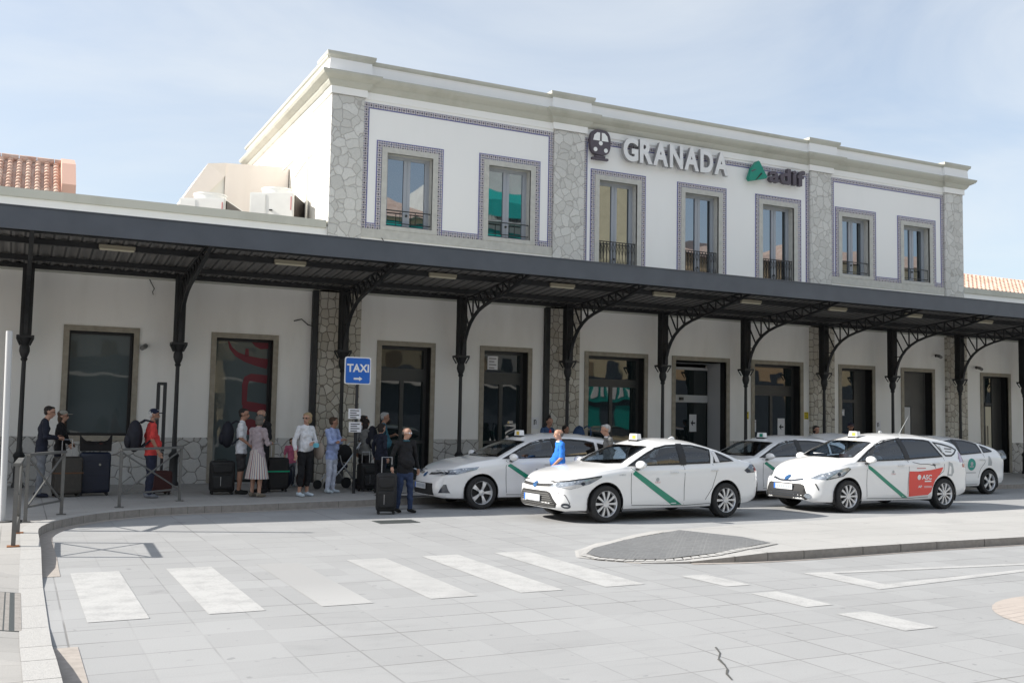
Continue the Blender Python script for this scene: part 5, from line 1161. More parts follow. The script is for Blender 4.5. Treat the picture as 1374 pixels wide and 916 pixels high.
HATCH = dict(WAGON, bpillar=[(2.55, .98), (2.51, 1.355), (2.61, 1.36), (2.65, .985)], L=4.56, W=1.76, fw=.92, wb=2.60, tr=.315, wr=.322, ar=.358, spokes=5,
    top=[(0, .66), (.02, .705), (.07, .745), (.2, .80), (.45, .865), (.8, .93), (1.1, .975), (1.25, 1.0), (1.55, 1.14), (1.85, 1.28), (2.1, 1.37), (2.4, 1.43), (2.8, 1.46), (3.3, 1.45), (3.8, 1.40), (4.05, 1.36), (4.2, 1.24), (4.38, 1.05), (4.50, .88), (4.56, .75)],
    belt=[(0, .57), (.10, .665), (.35, .76), (.7, .83), (1.1, .885), (1.6, .93), (2.5, .96), (3.5, 1.01), (4.0, 1.03), (4.35, .97), (4.56, .70)],
    windows=[[(1.36, .955), (1.58, 1.06), (1.84, 1.19), (2.06, 1.275), (2.30, 1.335), (2.52, 1.35), (2.56, .985)], [(2.64, .99), (2.60, 1.352), (2.95, 1.35), (3.28, 1.325), (3.50, 1.28), (3.50, 1.03)], [(3.57, 1.04), (3.57, 1.27), (3.80, 1.22), (4.02, 1.13), (3.92, 1.06)]],
    wkind=['clear', 'tint', 'tint'], wshield=[(1.17, 0), (1.19, .38), (1.34, .66), (1.62, .62), (2.0, .545), (1.93, .3), (1.91, 0), (1.93, -.3), (2.0, -.545), (1.62, -.62), (1.34, -.66), (1.19, -.38)],
    seat=1.9, dash=1.12, dz=.88, mirror=(1.53, .965), handles=[(2.36, .86), (3.34, .90)], lamp=(2.15, 1.4),
    seams=[[(1.45, .93), (1.42, .80), (1.45, .30)], [(2.60, .98), (2.60, .27)], [(1.45, .27), (2.60, .25), (3.15, .27)], [(3.52, 1.02), (3.52, .82), (3.32, .62), (3.10, .38)]])
LIFT = dict(HATCH, nolamp=True, bpillar=[(2.49, 1.0), (2.41, 1.40), (2.54, 1.40), (2.59, 1.0)], L=4.46, W=1.745, fw=.93, wb=2.70, spokes=5,
    top=[(0, .58), (.02, .64), (.08, .70), (.25, .81), (.5, .91), (.85, 1.01), (1.05, 1.06), (1.4, 1.22), (1.75, 1.37), (2.05, 1.45), (2.4, 1.49), (2.8, 1.475), (3.2, 1.425), (3.6, 1.345), (3.95, 1.25), (4.15, 1.17), (4.28, 1.08), (4.38, .95), (4.46, .75)],
    windows=[[(1.2, 1.0), (1.5, 1.15), (1.8, 1.29), (2.1, 1.37), (2.42, 1.395), (2.5, 1.0)], [(2.58, 1.005), (2.53, 1.395), (2.85, 1.385), (3.15, 1.335), (3.32, 1.29), (3.40, 1.055)], [(3.46, 1.06), (3.40, 1.265), (3.62, 1.20), (3.82, 1.115), (3.80, 1.085)]],
    wshield=[(1.06, 0), (1.08, .4), (1.22, .68), (1.5, .64), (1.9, .56), (1.82, .3), (1.80, 0), (1.82, -.3), (1.9, -.56), (1.5, -.64), (1.22, -.68), (1.08, -.4)],
    seams=[[(1.48, .98), (1.42, .82), (1.44, .30)], [(2.54, 1.0), (2.54, .27)], [(1.44, .27), (2.54, .25), (3.2, .27)], [(3.44, 1.04), (3.46, .82), (3.30, .66), (3.20, .42)]])

def hl(c, side_poly, front_polys, m='headlamp'):
    for sd in (-1, 1):
        c.decal([side_poly], 'side', .006, 'headlight', m, sd, .05)
    return
# --- 1: the low sedan in the sunlit row
c = Car(SEDAN, 'low white sedan taxi nearest the camera with a blue masked driver')
for sd in (-1, 1):
    c.decal([[(.10, .60), (.30, .575), (.62, .66), (.86, .775), (.84, .79), (.45, .735), (.16, .67)]], 'side', .006, 'headlight', 'headlamp', sd, .05)
    c.decal([[(.16, .60), (.30, .582), (.55, .645), (.40, .655)]], 'side', .009, 'headlight_lens', 'rim_silver', sd, .05)
    c.line([(.14, .675), (.45, .735), (.86, .79)], .018, 'side', 'headlight_edge', 'car_black', sd, .010); c.disc(.50, .665, .028, 'lamp_dark', 'projector_lens', .013, 'side', 1.3, sd)
    c.decal([[(4.10, .86), (4.18, .81), (4.50, .82), (4.52, .95), (4.30, .97)]], 'side', .006, 'tail_lamp', 'lamp_dark', sd, .06)
    c.decal([[(4.38, .83), (4.51, .835), (4.52, .94), (4.38, .95)]], 'side', .009, 'brake_lens', 'tail_red', sd, .06)
    c.decal([[(sd*.42, .60), (sd*.80, .60), (sd*.83, .70), (sd*.60, .685)]], 'front', .006, 'headlight', 'headlamp', 0, .05)
c.decal([[(-.56, .25), (.56, .25), (.60, .32), (.47, .50), (.40, .525), (-.40, .525), (-.47, .50), (-.60, .32)]], 'front', .004, 'lower_grille', 'matte_black', 0, .06)
for k in range(7): z = .275+.034*k; w = .56-.02*max(0, k-1)*1.2; c.line([(-w, z), (w, z)], .011, 'front', 'grille_bar', 'galvanised', 0, .010)
c.line([(-.48, .622), (-.12, .605), (.12, .605), (.48, .622)], .035, 'front', 'upper_grille', 'matte_black', 0, .004); c.line([(-.48, .645), (-.12, .63), (.12, .63), (.48, .645)], .012, 'front', 'chrome_strip', 'chrome', 0, .008)
c.disc(0, .615, .05, 'badge_blue', 'badge', .012, 'front', 1.25); c.plate(.40)
for sd in (-1, 1): c.disc(sd*.70, .29, .045, 'lamp_dark', 'fog_lamp', .006, 'front', 1); c.line([(.13, .50), (.22, .47), (.29, .33), (.23, .26)], .013, 'side', 'bumper_crease', 'seam', sd, .003)
c.decal([[(1.51, .915), (1.51, .815), (2.38, .265), (2.62, .265)]], 'side', .004, 'green_stripe', 'stripe_green', -1, .08)
c.line([(1.50, .22), (3.15, .22)], .03, 'side', 'sill_shadow_line', 'seam', -1, .002)
c.disc(2.05, .72, .035, 'faint_print', 'town_crest', .004); c.text('TAXI', 1.99, .655, .12, .03, 'faint_red', .0, .004)
c.text('HYBRID', 1.22, .80, .14, .025, 'faint_print', 0, .004)
c.decal([[(3.42, 1.02), (3.52, 1.01), (3.46, 1.20), (3.38, 1.22)]], 'side', .012, 'window_paper', 'paper', -1, .06)
mb = MB(); p, n = c.hit((3.0, 0, 4), (0, 0, -1)); mb.prism([(2.95, p.z-.005), (3.13, p.z-.02), (3.10, p.z+.03), (3.07, p.z+.045)], 'y', -.02, .02); mb.build('roof_fin', 'car_white', c.root)
c.decal([[(1.28, -.18), (1.50, -.40), (1.62, -.12), (1.42, .02)]], 'top', .010, 'windscreen_paper', 'paper', 1, .07) if False else None
c.place(10.50, 15.80, 3.2); car_a = c
# --- 2: tall estate on the right with a red advert
c = Car(WAGON, 'tall white estate taxi with a red advert on its rear door')
for sd in (-1, 1):
    c.decal([[(.20, .66), (.42, .645), (.78, .72), (.98, .865), (.94, .895), (.62, .84), (.36, .76)]], 'side', .006, 'headlight', 'headlamp', sd, .05)
    c.decal([[(.44, .665), (.60, .69), (.80, .80), (.66, .80)]], 'side', .009, 'headlight_lens', 'rim_silver', sd, .05)
    c.line([(.40, .66), (.78, .725), (.98, .87)], .014, 'side', 'headlight_edge', 'car_black', sd, .010); c.disc(.68, .76, .035, 'lamp_dark', 'projector_lens', .013, 'side', 1.2, sd)
    c.decal([[(4.20, .99), (4.44, .97), (4.40, 1.10), (4.28, 1.21)]], 'side', .006, 'tail_lamp', 'tail_violet', sd, .06)
    c.decal([[(4.30, .88), (4.52, .86), (4.50, .95), (4.32, .96)]], 'side', .007, 'brake_lens', 'tail_red', sd, .06)
    c.decal([[(sd*.52, .655), (sd*.74, .65), (sd*.78, .74), (sd*.72, .72)]], 'front', .006, 'headlight', 'headlamp', 0, .05)
    c.decal([[(.20, .58), (.225, .57), (.27, .46), (.26, .43)]], 'side', .004, 'air_slot', 'matte_black', sd, .05)
    c.disc(sd*.58, .33, .05, 'headlamp', 'fog_lamp', .012, 'front')
c.decal([[(-.60, .28), (-.54, .25), (.54, .25), (.60, .28), (.50, .53), (.44, .555), (-.44, .555), (-.50, .53)]], 'front', .004, 'lower_grille', 'matte_black', 0, .06)
for z in (.31, .35, .39): c.line([(-.42, z), (.42, z)], .010, 'front', 'grille_bar', 'lamp_dark', 0, .010)
c.line([(-.42, .645), (-.15, .60), (.15, .60), (.42, .645)], .035, 'front', 'upper_grille', 'lamp_dark', 0, .006); c.disc(0, .655, .05, 'badge_blue', 'badge', .014, 'front', 1.3); c.plate(.485)
c.decal([[(1.46, .955), (1.46, .87), (2.44, .265), (2.60, .265)]], 'side', .004, 'green_stripe', 'stripe_green', -1, .08)
c.disc(2.16, .80, .03, 'faint_print', 'town_crest', .004); c.text('TAXI', 2.10, .74, .12, .03, 'faint_red', .0, .004)
c.decal([[(2.63, .285), (2.63, .805), (2.95, .80), (3.3, .83), (3.66, .885), (3.60, .78), (3.42, .60), (3.34, .45), (3.30, .37), (3.20, .31)]], 'side', .005, 'red_advert', 'ad_red', -1, .08)
c.text('ASC', 3.01, .63, .30, .10, 'sign_white', .03, .009, name='advert_lettering'); c.disc(2.93, .68, .055, 'sign_white', 'advert_emblem', .009); c.text('aaaaaa', 3.12, .58, .20, .035, 'sign_white', .02, .009, name='advert_small_print') if False else None
for a, b, z in ((3.10, 3.30, .595),): c.line([(a, z), (b, z)], .028, 'side', 'advert_small_print', 'sign_white', -1, .009)
c.text('AP', 2.90, .46, .12, .05, 'sign_white', .03, .009, name='advert_lettering')
for z in (.49, .465): c.line([(3.08, z), (3.32, z)], .008, 'side', 'advert_small_print', 'sign_white', -1, .009)
c.line([(2.85, .865), (3.12, .865)], .018, 'side', 'advert_small_print', 'faint_red', -1, .004); c.line([(2.75, .99), (2.95, .955), (3.2, .95), (3.38, .92), (3.43, .86)], .012, 'side', 'scribble_print', 'seam', -1, .004); c.line([(3.33, .945), (3.42, .92)], .03, 'side', 'scribble_print', 'seam', -1, .005)
c.decal([[(3.80, .70), (3.96, .69), (4.02, .78), (3.96, .96), (3.84, 1.0)]], 'side', .004, 'bottle_print', 'faint_print', -1, .07); c.decal([[(3.84, .74), (3.93, .73), (3.92, .88), (3.86, .93)]], 'side', .006, 'bottle_print_centre', 'car_white', -1, .07)
c.text('centro', 3.84, 1.24, .22, .035, 'seam', 0, .009, name='window_print') if False else c.line([(3.82, 1.27), (4.05, 1.255)], .022, 'side', 'window_print', 'seam', -1, .009)
c.line([(3.82, 1.21), (4.02, 1.20)], .018, 'side', 'window_print', 'seam', -1, .009); c.line([(3.68, 1.32), (3.74, 1.18)], .03, 'side', 'window_print', 'faint_print', -1, .009)
mb = MB(); p, n = c.hit((3.05, -.25, 4), (0, 0, -1)); mb.tube([(3.05, -.25, p.z), (3.35, -.25, p.z+.38)], [.006, .003], 5); mb.ell((2.98, .2, p.z+.03), (.05, .03, .03), 8, 6); mb.tube([(1.94, -.10, 1.46), (1.92, -.10, 1.56)], .006, 5); mb.build('aerial', 'faint_print', c.root)
mb = MB(); mb.m(0).box(1.22, 1.25, .05, .40, 1.0, 1.14); mb.m(1).box(1.50, 1.52, -.28, -.05, 1.02, 1.14); mb.build('dash_papers', ['paper', 'faint_red'], c.root)
c.place(16.36, 15.95, 1.2); car_b = c
# --- 3: hatchback in the shade behind the old man
def hatch(label, **k):
    c = Car(dict(HATCH, **k), label)
    for sd in (-1, 1):
        c.decal([[(.12, .64), (.42, .66), (.80, .76), (.86, .81), (.50, .775), (.16, .70)]], 'side', .006, 'headlight', 'headlamp', sd, .05); c.decal([[(sd*.16, .63), (sd*.78, .66), (sd*.80, .71), (sd*.16, .67)]], 'front', .006, 'headlight', 'lamp_dark', 0, .05)
        c.decal([[(sd*.60, .31), (sd*.74, .31), (sd*.70, .47), (sd*.67, .47)]], 'front', .006, 'fog_lamp', 'lamp_dark', 0, .05)
        c.decal([[(4.22, .80), (4.45, .78), (4.42, .96), (4.26, 1.0)]], 'side', .006, 'tail_lamp', 'tail_red', sd, .06)
    c.decal([[(-.50, .26), (.50, .26), (.44, .48), (-.44, .48)]], 'front', .004, 'lower_grille', 'matte_black', 0, .06); c.line([(-.50, .22), (.50, .22)], .05, 'front', 'bumper_lip', 'matte_black', 0, .004)
    c.disc(0, .625, .045, 'badge_blue', 'badge', .012, 'front', 1.3); c.plate(.42)
    c.decal([[(1.46, .905), (1.46, .82), (2.40, .265), (2.58, .265)]], 'side', .004, 'green_stripe', 'stripe_green', -1, .08); c.disc(2.1, .74, .03, 'faint_print', 'town_crest', .004); c.text('TAXI', 2.04, .68, .12, .03, 'faint_red', .0, .004)
    return c
c = hatch('white hatchback taxi in the canopy shade beside the old man with the suitcase'); c.place(9.40, 18.50, 0.6); car_c = c
c = hatch('white taxi with its tailgate raised, half hidden between the two sunlit taxis', signcol='stripe_green')
c.place(15.98, 18.75, 1.0); car_d = c
mb = MB(); pf = [(4.02, 1.37), (4.35, 1.50), (4.72, 1.50), (4.98, 1.40), (5.10, 1.24)]
for sy in (0,):
    vs = []
    for px, pz in pf: vs += [(px, -.62, pz-.02), (px, 0, pz+.02), (px, .62, pz-.02)]
    vs2 = [(a, b, z_-.05) for a, b, z_ in vs]; n = len(pf); f = []
    for i in range(n-1):
        for j in range(2): a = i*3+j; f.append((a, a+1, a+4, a+3)); f.append((a+3*n, a+3+3*n, a+4+3*n, a+1+3*n))
    ed = [i*3 for i in range(n)]+[3*(n-1)+1]+[i*3+2 for i in range(n-1, -1, -1)]+[1]
    f += [(ed[i], ed[(i+1) % len(ed)], ed[(i+1) % len(ed)]+3*n, ed[i]+3*n) for i in range(len(ed))]
    mb.add(vs+vs2, f)
mb.build('raised_tailgate', 'car_white', c.root, True)
MB().box(4.28, 4.34, -.60, .60, .85, 1.30).build('boot_opening', 'matte_black', c.root)
# --- 5: liftback beyond the estate
c = Car(LIFT, 'rightmost white liftback taxi with a round teal badge on its rear door')
for sd in (-1, 1):
    c.decal([[(.16, .63), (.45, .64), (.85, .78), (.80, .82), (.4, .76)]], 'side', .006, 'headlight', 'headlamp', sd, .05); c.decal([[(4.14, .92), (4.38, .86), (4.36, 1.0), (4.24, 1.13), (4.18, 1.14)]], 'side', .006, 'tail_lamp', 'headlamp', sd, .06)
c.decal([[(-.50, .26), (.50, .26), (.44, .48), (-.44, .48)]], 'front', .004, 'lower_grille', 'matte_black', 0, .06)
c.disc(2.94, .77, .155, 'ad_teal', 'round_badge', .004); c.disc(2.94, .79, .05, 'faint_print', 'badge_figure', .007); c.line([(2.86, .715), (3.02, .715)], .03, 'side', 'badge_text', 'faint_print', -1, .007); c.line([(2.72, .56), (3.12, .56)], .022, 'side', 'advert_small_print', 'faint_print', -1, .004)
c.decal([[(3.58, .74), (3.72, .74), (3.74, .82), (3.66, .98), (3.60, .98)]], 'side', .004, 'bottle_print', 'faint_print', -1, .07)
c.decal([[(1.46, .955), (1.46, .87), (2.36, .265), (2.52, .265)]], 'side', .004, 'green_stripe', 'stripe_green', -1, .08)
c.place(21.42, 18.80, 1.0); car_e = c

# ================================================================== PEOPLE
def person(label, x, y, z, deg, ht=1.70, top='black_cloth', legs='jeans', shoes='black_shoe', skin='skin', hair='hair_dark', style='short', sleeve=1.0, leglen=1.0, stout=0.0, woman=False,
           armL=None, armR=None, head=(0, 0), lean=0.0, step=0.0, kids=(), under=None, glasses=None, mask=None, seated=False, hem=.84, turn=0):
    """built facing +x; armL/armR = (elbow, hand) positions; sleeve 1 = to the wrist, .45 = short; leglen 1 = to the ankle"""
    k = ht/1.72; root = thing('person', label, 'person', (0, 0, 0)); W = .17 if woman else .19
    mats = [top, legs, shoes, skin, under or top]; T, G, S, K, U = 0, 1, 2, 3, 4
    prim = []; trunk = [False]      # (p0, p1, r0, r1, squash (x scale), material, bias, trunk)
    def P(p0, p1, r0, r1, m, sq=1.0, b=0.0): prim.append((Vector(p0), Vector(p1), r0, r1, sq, m, b, trunk[0]))
    L = lean
    hipz = .92; ch = Vector((L*.55, 0, 1.28)); nk = Vector((L*.85, 0, 1.46)); sh = [Vector((L*.8, s_*W, 1.395)) for s_ in (1, -1)]
    # torso
    trunk[0] = True
    P((L*.05, 0, .90), (L*.3, 0, 1.08), .150 if woman else .150, .135+stout*.06, T if hem < .95 else G, .72); P((L*.3, 0, 1.08), (L*.6, 0, 1.28), .135+stout*.06, .155, T, .70); P((L*.6, 0, 1.28), (L*.75, 0, 1.375), .155, .12, T, .66)
    trunk[0] = False
    for q in sh: P((L*.75, 0, 1.39), q, .075, .068, T, .9)
    trunk[0] = True
    if woman: P((L*.6+.055, .07, 1.25), (L*.6+.05, -.07, 1.25), .075, .075, T)
    if stout: P((.055+.05*stout, 0, 1.04), (.045, 0, 1.16), .125+.05*stout, .11, T, .95)
    P((L*.05, .0, hem+.03), (L*.05, 0, .98), .158+stout*.02, .15, T, .74)
    trunk[0] = False
    # head and neck
    hx, hz = head; hc = nk+Vector((.035+L*.3+hx*.5, 0, .135-abs(hx)*.12)); P(nk-Vector((.01, 0, .06)), hc-Vector((.01, 0, .05)), .056, .052, K)
    yaw = R(hz); fd = Vector((math.cos(yaw), math.sin(yaw), -hx*1.6)).normalized(); sd_ = Vector((-math.sin(yaw), math.cos(yaw), 0)); upv = fd.cross(sd_).normalized()*1.0
    if upv.z < 0: upv = -upv
    def H(a, b, c): return hc+fd*a+sd_*b+upv*c
    P(H(-.022, 0, .035), H(.015, 0, .04), .083, .078, K); P(H(.018, 0, -.01), H(.030, 0, -.06), .066, .042, K); P(H(.083, 0, .012), H(.098, 0, -.018), .010, .015, K); P(H(.075, .022, -.045), H(.075, -.022, -.045), .012, .012, K)
    P(H(.074, .03, .034), H(.074, -.03, .034), .014, .014, K)
    for q in (1, -1): P(H(-.005, q*.078, .015), H(-.012, q*.086, -.015), .015, .010, K)
    # legs
    foot = []
    for i, q in enumerate((1, -1)):
        st = step*(1 if q > 0 else -1)
        if seated: hip = Vector((0, q*.09, .88)); kn = Vector((.36, q*.11, .92)); an = Vector((.52, q*.11, .74))
        else: hip = Vector((L*.05, q*.085, .90)); kn = Vector((st*.55+.015, q*.095, .50)); an = Vector((st-.02, q*.10, .085))
        trunk[0] = True; wide = .018 if leglen >= .5 and legs != 'skin' else 0
        cut = hip.lerp(kn, min(1, leglen/.5)) if leglen < .5 else kn
        if leglen >= .5:
            t2 = min(1, (leglen-.5)/.5); kk = kn; c2 = kn.lerp(an, t2*.97)
            P(hip, kn, .098, .070, G); trunk[0] = False; P(kn, c2, .070, .052 if leglen > .9 else .062, G); P(kn, an, .055, .036, K); 
        else: P(hip, cut, .100, .085, G); trunk[0] = False; P(hip, kn, .085, .055, K); P(kn, an, .056, .036, K)
        P(kn.lerp(an, .15)-Vector((.012, 0, 0)), kn.lerp(an, .5)-Vector((.012, 0, 0)), .05, .045, K if leglen < .85 else G)
        P(an-Vector((.03, 0, .03)), an+Vector((.075, q*.012, -.045)), .046, .036, S); P(an+Vector((.05, q*.01, -.045)), an+Vector((.155, q*.022, -.052)), .038, .030, S, 1, .0); foot.append(an)
    trunk[0] = False
    # arms and hands
    arms = [armL or ((-.04, .24, 1.12), (.03, .25, .88)), armR or ((-.04, -.24, 1.12), (.03, -.25, .88))]
    for q, (el, ha), s0 in zip((1, -1), arms, sh):
        el = Vector(el)+Vector((L*.6, 0, 0)); ha = Vector(ha)+Vector((L*.5, 0, 0)); 
        if sleeve >= .5:
            P(s0, el, .060, .048, T); t = (sleeve-.5)*2; P(el, el.lerp(ha, t*.93), .048, .036 if t > .8 else .042, T); P(el, ha, .036, .026, K)
        else: P(s0, s0.lerp(el, sleeve*2), .064, .058, T); P(s0, el, .045, .038, K); P(el, ha, .038, .026, K)
        d = (ha-el).normalized(); side = d.cross(Vector((0, 0, 1)));
        side = side.normalized() if side.length > .2 else Vector((1, 0, 0)); nrm = side.cross(d).normalized()
        if abs(d.z) > .6: side = Vector((1, 0, 0)); nrm = d.cross(side).normalized()
        P(ha, ha+d*.065, .030, .034, K); curl = -nrm if nrm.z > 0 else nrm
        for j, ln in enumerate((.062, .072, .068, .052)):
            o = ha+d*.075+side*(.030-.020*j); m1 = o+d*ln*.55+curl*.012; P(o, m1, .0105, .0095, K); P(m1, m1+d*ln*.30+curl*.028, .0095, .0085, K)
        P(ha+d*.02+side*.028, ha+d*.055+side*.055+curl*.008, .012, .010, K)
    mb = MB()
    for p0, p1, r0, r1, sq, m, b, tk in prim:
        d = p1-p0; ln = max(d.length, 1e-4); d = d.normalized() if d.length > 1e-5 else Vector((0, 0, 1)); a = d.orthogonal().normalized(); c = d.cross(a); n = 14; vs = []; fs = []; rings = []
        for t in (-90, -60, -35, -12): rings.append((r0*math.sin(R(t)), r0*math.cos(R(t))))
        for t in (12, 35, 60, 90): rings.append((ln+r1*math.sin(R(t)), r1*math.cos(R(t))))
        for off, rr in rings:
            rr = max(rr, .0006)
            for j in range(n):
                an_ = 2*math.pi*j/n; v = p0+d*off+(a*math.cos(an_)+c*math.sin(an_))*rr; 
                if sq != 1: cen = p0+d*off; v.x = cen.x+(v.x-cen.x)*sq
                vs.append(v)
        for i in range(len(rings)-1):
            for j in range(n): fs.append((i*n+j, i*n+(j+1) % n, (i+1)*n+(j+1) % n, (i+1)*n+j))
        fs += [tuple(range(n-1, -1, -1)), tuple(range((len(rings)-1)*n, len(rings)*n))]; mb.add(vs, fs)
    me = bpy.data.meshes.new('tmp'); me.from_pydata([Vector(v) for v in mb.v], [], mb.f); o = bpy.data.objects.new('tmp', me); COL.objects.link(o)
    md = o.modifiers.new('r', 'REMESH'); md.mode = 'VOXEL'; md.voxel_size = .0095; md.use_smooth_shade = True; sm = o.modifiers.new('s', 'SMOOTH'); sm.factor = .5; sm.iterations = 2
    dg = bpy.context.evaluated_depsgraph_get(); dg.update(); ob = bpy.data.meshes.new_from_object(o.evaluated_get(dg)); bpy.data.objects.remove(o); bpy.data.meshes.remove(me)
    ob.name = 'body'; nf = len(ob.polygons); cen = np.zeros(nf*3); ob.polygons.foreach_get('center', cen); cen = cen.reshape(-1, 3); best = np.full(nf, 9.0); mi = np.zeros(nf, int); tr = np.zeros(nf, bool)
    for p0, p1, r0, r1, sq, m, b, tk in prim:
        p = cen.copy(); a0 = np.array(p0); a1 = np.array(p1)
        if sq != 1: mid = (a0[0]+a1[0])/2; p[:, 0] = mid+(p[:, 0]-mid)/sq
        d = a1-a0; t = np.clip(((p-a0)@d)/max(d@d, 1e-9), 0, 1); dist = np.linalg.norm(p-(a0+t[:, None]*d), axis=1)-(r0+(r1-r0)*t)
        dist = dist-(.004 if m != K else 0)-b; w = dist < best; best[w] = dist[w]; mi[w] = m; tr[w] = tk
    if not seated: mi[tr & (mi != K)] = np.where(cen[tr & (mi != K), 2] > hem+.012*np.sin(cen[tr & (mi != K), 1]*20), T, G)
    ob.materials.clear()
    for m in mats: ob.materials.append(MATS[m])
    ob.polygons.foreach_set('material_index', mi); ob.polygons.foreach_set('use_smooth', [True]*nf)
    # cloth folds
    nv = len(ob.vertices); co = np.zeros(nv*3); ob.vertices.foreach_get('co', co); co = co.reshape(-1, 3); no = np.zeros(nv*3); ob.vertices.foreach_get('normal', no); no = no.reshape(-1, 3)
    cl = (co[:, 2] < 1.40) & (co[:, 2] > .14); ph = random.random()*6; f = np.sin(co[:, 2]*38+np.sin(co[:, 0]*21+ph)*1.7+co[:, 1]*17+ph)*np.sin(co[:, 2]*13+co[:, 1]*9+ph); skinv = np.zeros(nv, bool)
    for pi in np.nonzero(mi == K)[0][:]:
        pass
    vm = np.zeros(nv, int); ls = np.zeros(len(ob.loops), int); ob.loops.foreach_get('vertex_index', ls); st_ = np.zeros(nf, int); ob.polygons.foreach_get('loop_start', st_); tot = np.zeros(nf, int); ob.polygons.foreach_get('loop_total', tot)
    vm[ls] = np.repeat(mi, tot); cl &= (vm != K) & (vm != S); co += no*(f*.008*cl)[:, None]; ob.vertices.foreach_set('co', co.reshape(-1))
    body = bpy.data.objects.new('body', ob); COL.objects.link(body); body.parent = root
    # hair
    Rm = Matrix((fd, sd_, upv)).transposed()
    def hell(mb, c, r): mb.ell(H(*c), r, 18, 12, Rm)
    if style != 'bald':
        mb = MB()
        if style == 'short': hell(mb, (-.028, 0, .060), (.086, .083, .075)); hell(mb, (.030, 0, .098), (.050, .064, .026)); hell(mb, (-.055, 0, .02), (.050, .074, .07))
        if style == 'fringe_bald': hell(mb, (-.042, 0, .015), (.068, .090, .052))
        if style == 'bob': hell(mb, (-.028, 0, .055), (.094, .092, .085)); hell(mb, (-.038, 0, -.02), (.076, .090, .085)); hell(mb, (.045, 0, .095), (.04, .06, .025))
        if style == 'long': hell(mb, (-.028, 0, .055), (.092, .09, .082)); hell(mb, (-.05, 0, -.04), (.06, .08, .10)); hell(mb, (-.055, .03, -.14), (.04, .05, .09)); hell(mb, (.02, .07, -.12), (.03, .025, .10))
        if style == 'bun': hell(mb, (-.030, 0, .055), (.088, .085, .078)); hell(mb, (-.03, 0, .155), (.038, .038, .034))
        me = mb.build('hair', hair, None, True); h = me; md = h.modifiers.new('r', 'REMESH'); md.mode = 'VOXEL'; md.voxel_size = .010; md.use_smooth_shade = True
        dg = bpy.context.evaluated_depsgraph_get(); m2 = bpy.data.meshes.new_from_object(h.evaluated_get(dg)); h.modifiers.clear(); m2.materials.clear(); m2.materials.append(MATS[hair])
        for v in m2.vertices: v.co += v.normal*.004*math.sin(v.co.x*160+v.co.z*90)*math.sin(v.co.y*140)
        m2.polygons.foreach_set('use_smooth', [True]*len(m2.polygons)); h.data = m2; h.parent = root
    for q in (1, -1):
        mb = MB(); hell(mb, (.070, q*.031, .018), (.011, .013, .008)); mb.build('eye', 'eye_dark', root, True)
        mb = MB(); mb.tube([H(.080, q*.016, .040), H(.078, q*.032, .044), H(.066, q*.046, .038)], .0045, 5); mb.build('eyebrow', hair if hair in ('hair_dark', 'hair_brown') else 'hair_mix', root)
    if style == 'beard' or 'beard' in kids: mb = MB(); hell(mb, (.022, 0, -.062), (.062, .056, .040)); mb.build('beard', 'hair_mix', root, True)
    mb = MB(); mb.tube([H(.088, .022, -.047), H(.092, 0, -.046), H(.088, -.022, -.047)], .005, 5); mb.build('lips', 'lips', root)
    if glasses:
        mb = MB()
        for q in (1, -1): mb.ell(H(.085, q*.032, .018), (.006, .026, .018), 12, 8, Rm); mb.tube([H(.085, q*.055, .022), H(.0, q*.085, .024)], .003, 4)
        mb.tube([H(.088, .01, .02), H(.088, -.01, .02)], .003, 4); mb.build('glasses', glasses, root)
    if mask: mb = MB(); hell(mb, (.048, 0, -.032), (.055, .058, .046)); mb.build('face_mask', mask, root, True)
    for kd in kids:
        if kd.startswith('cap'):
            m = kd.split(':')[1]; mb = MB(); hell(mb, (-.012, 0, .070), (.098, .092, .070)); mb.ell(H(.115, 0, .050), (.075, .066, .010), 14, 8, Rm); mb.build('cap', m, root, True)
        if kd.startswith('skirt'):
            mb = MB(); n = 44; vs = []; fs = []; zs = [(1.0, .135), (.90, .165), (.75, .195), (.55, .235), (.40, .262), (.385, .264)]
            for j, (zz, rr) in enumerate(zs):
                for q in range(n): a = 2*math.pi*q/n; w = 1+.045*j/5*math.sin(a*11); vs.append((rr*w*math.cos(a)*.82, rr*w*math.sin(a), zz))
            for j in range(len(zs)-1):
                for q in range(n): fs.append((j*n+q, j*n+(q+1) % n, (j+1)*n+(q+1) % n, (j+1)*n+q))
            mb.add(vs, fs); mb.build('skirt', 'striped_cotton', root, True)
        if kd.startswith('collar'):
            mb = MB(); mb.tube([(L*.85+.075*math.cos(a), .072*math.sin(a), 1.445+.012*math.cos(a)) for a in [2*math.pi*q/16 for q in range(17)]], .016, 6, False); mb.build('collar', kd.split(':')[1], root, True)
        if kd.startswith('belt'):
            pass
        if kd.startswith('open'):
            mb = MB(); mb.ell((L*.6+.100, 0, 1.27), (.022, .05, .15), 12, 10); mb.build('shirt_front', kd.split(':')[1], root, True)
        if kd == 'phone': mb = MB(); p = Vector(arms[0][1]); mb.beam(p+Vector((.06, -.04, .01)), p+Vector((.12, -.10, .03)), .07, .012); mb.build('held_phone', 'matte_black', root)
    root.scale = (k, k, k); root.rotation_euler = (0, 0, R(deg)); root.location = (x, y, z); return root

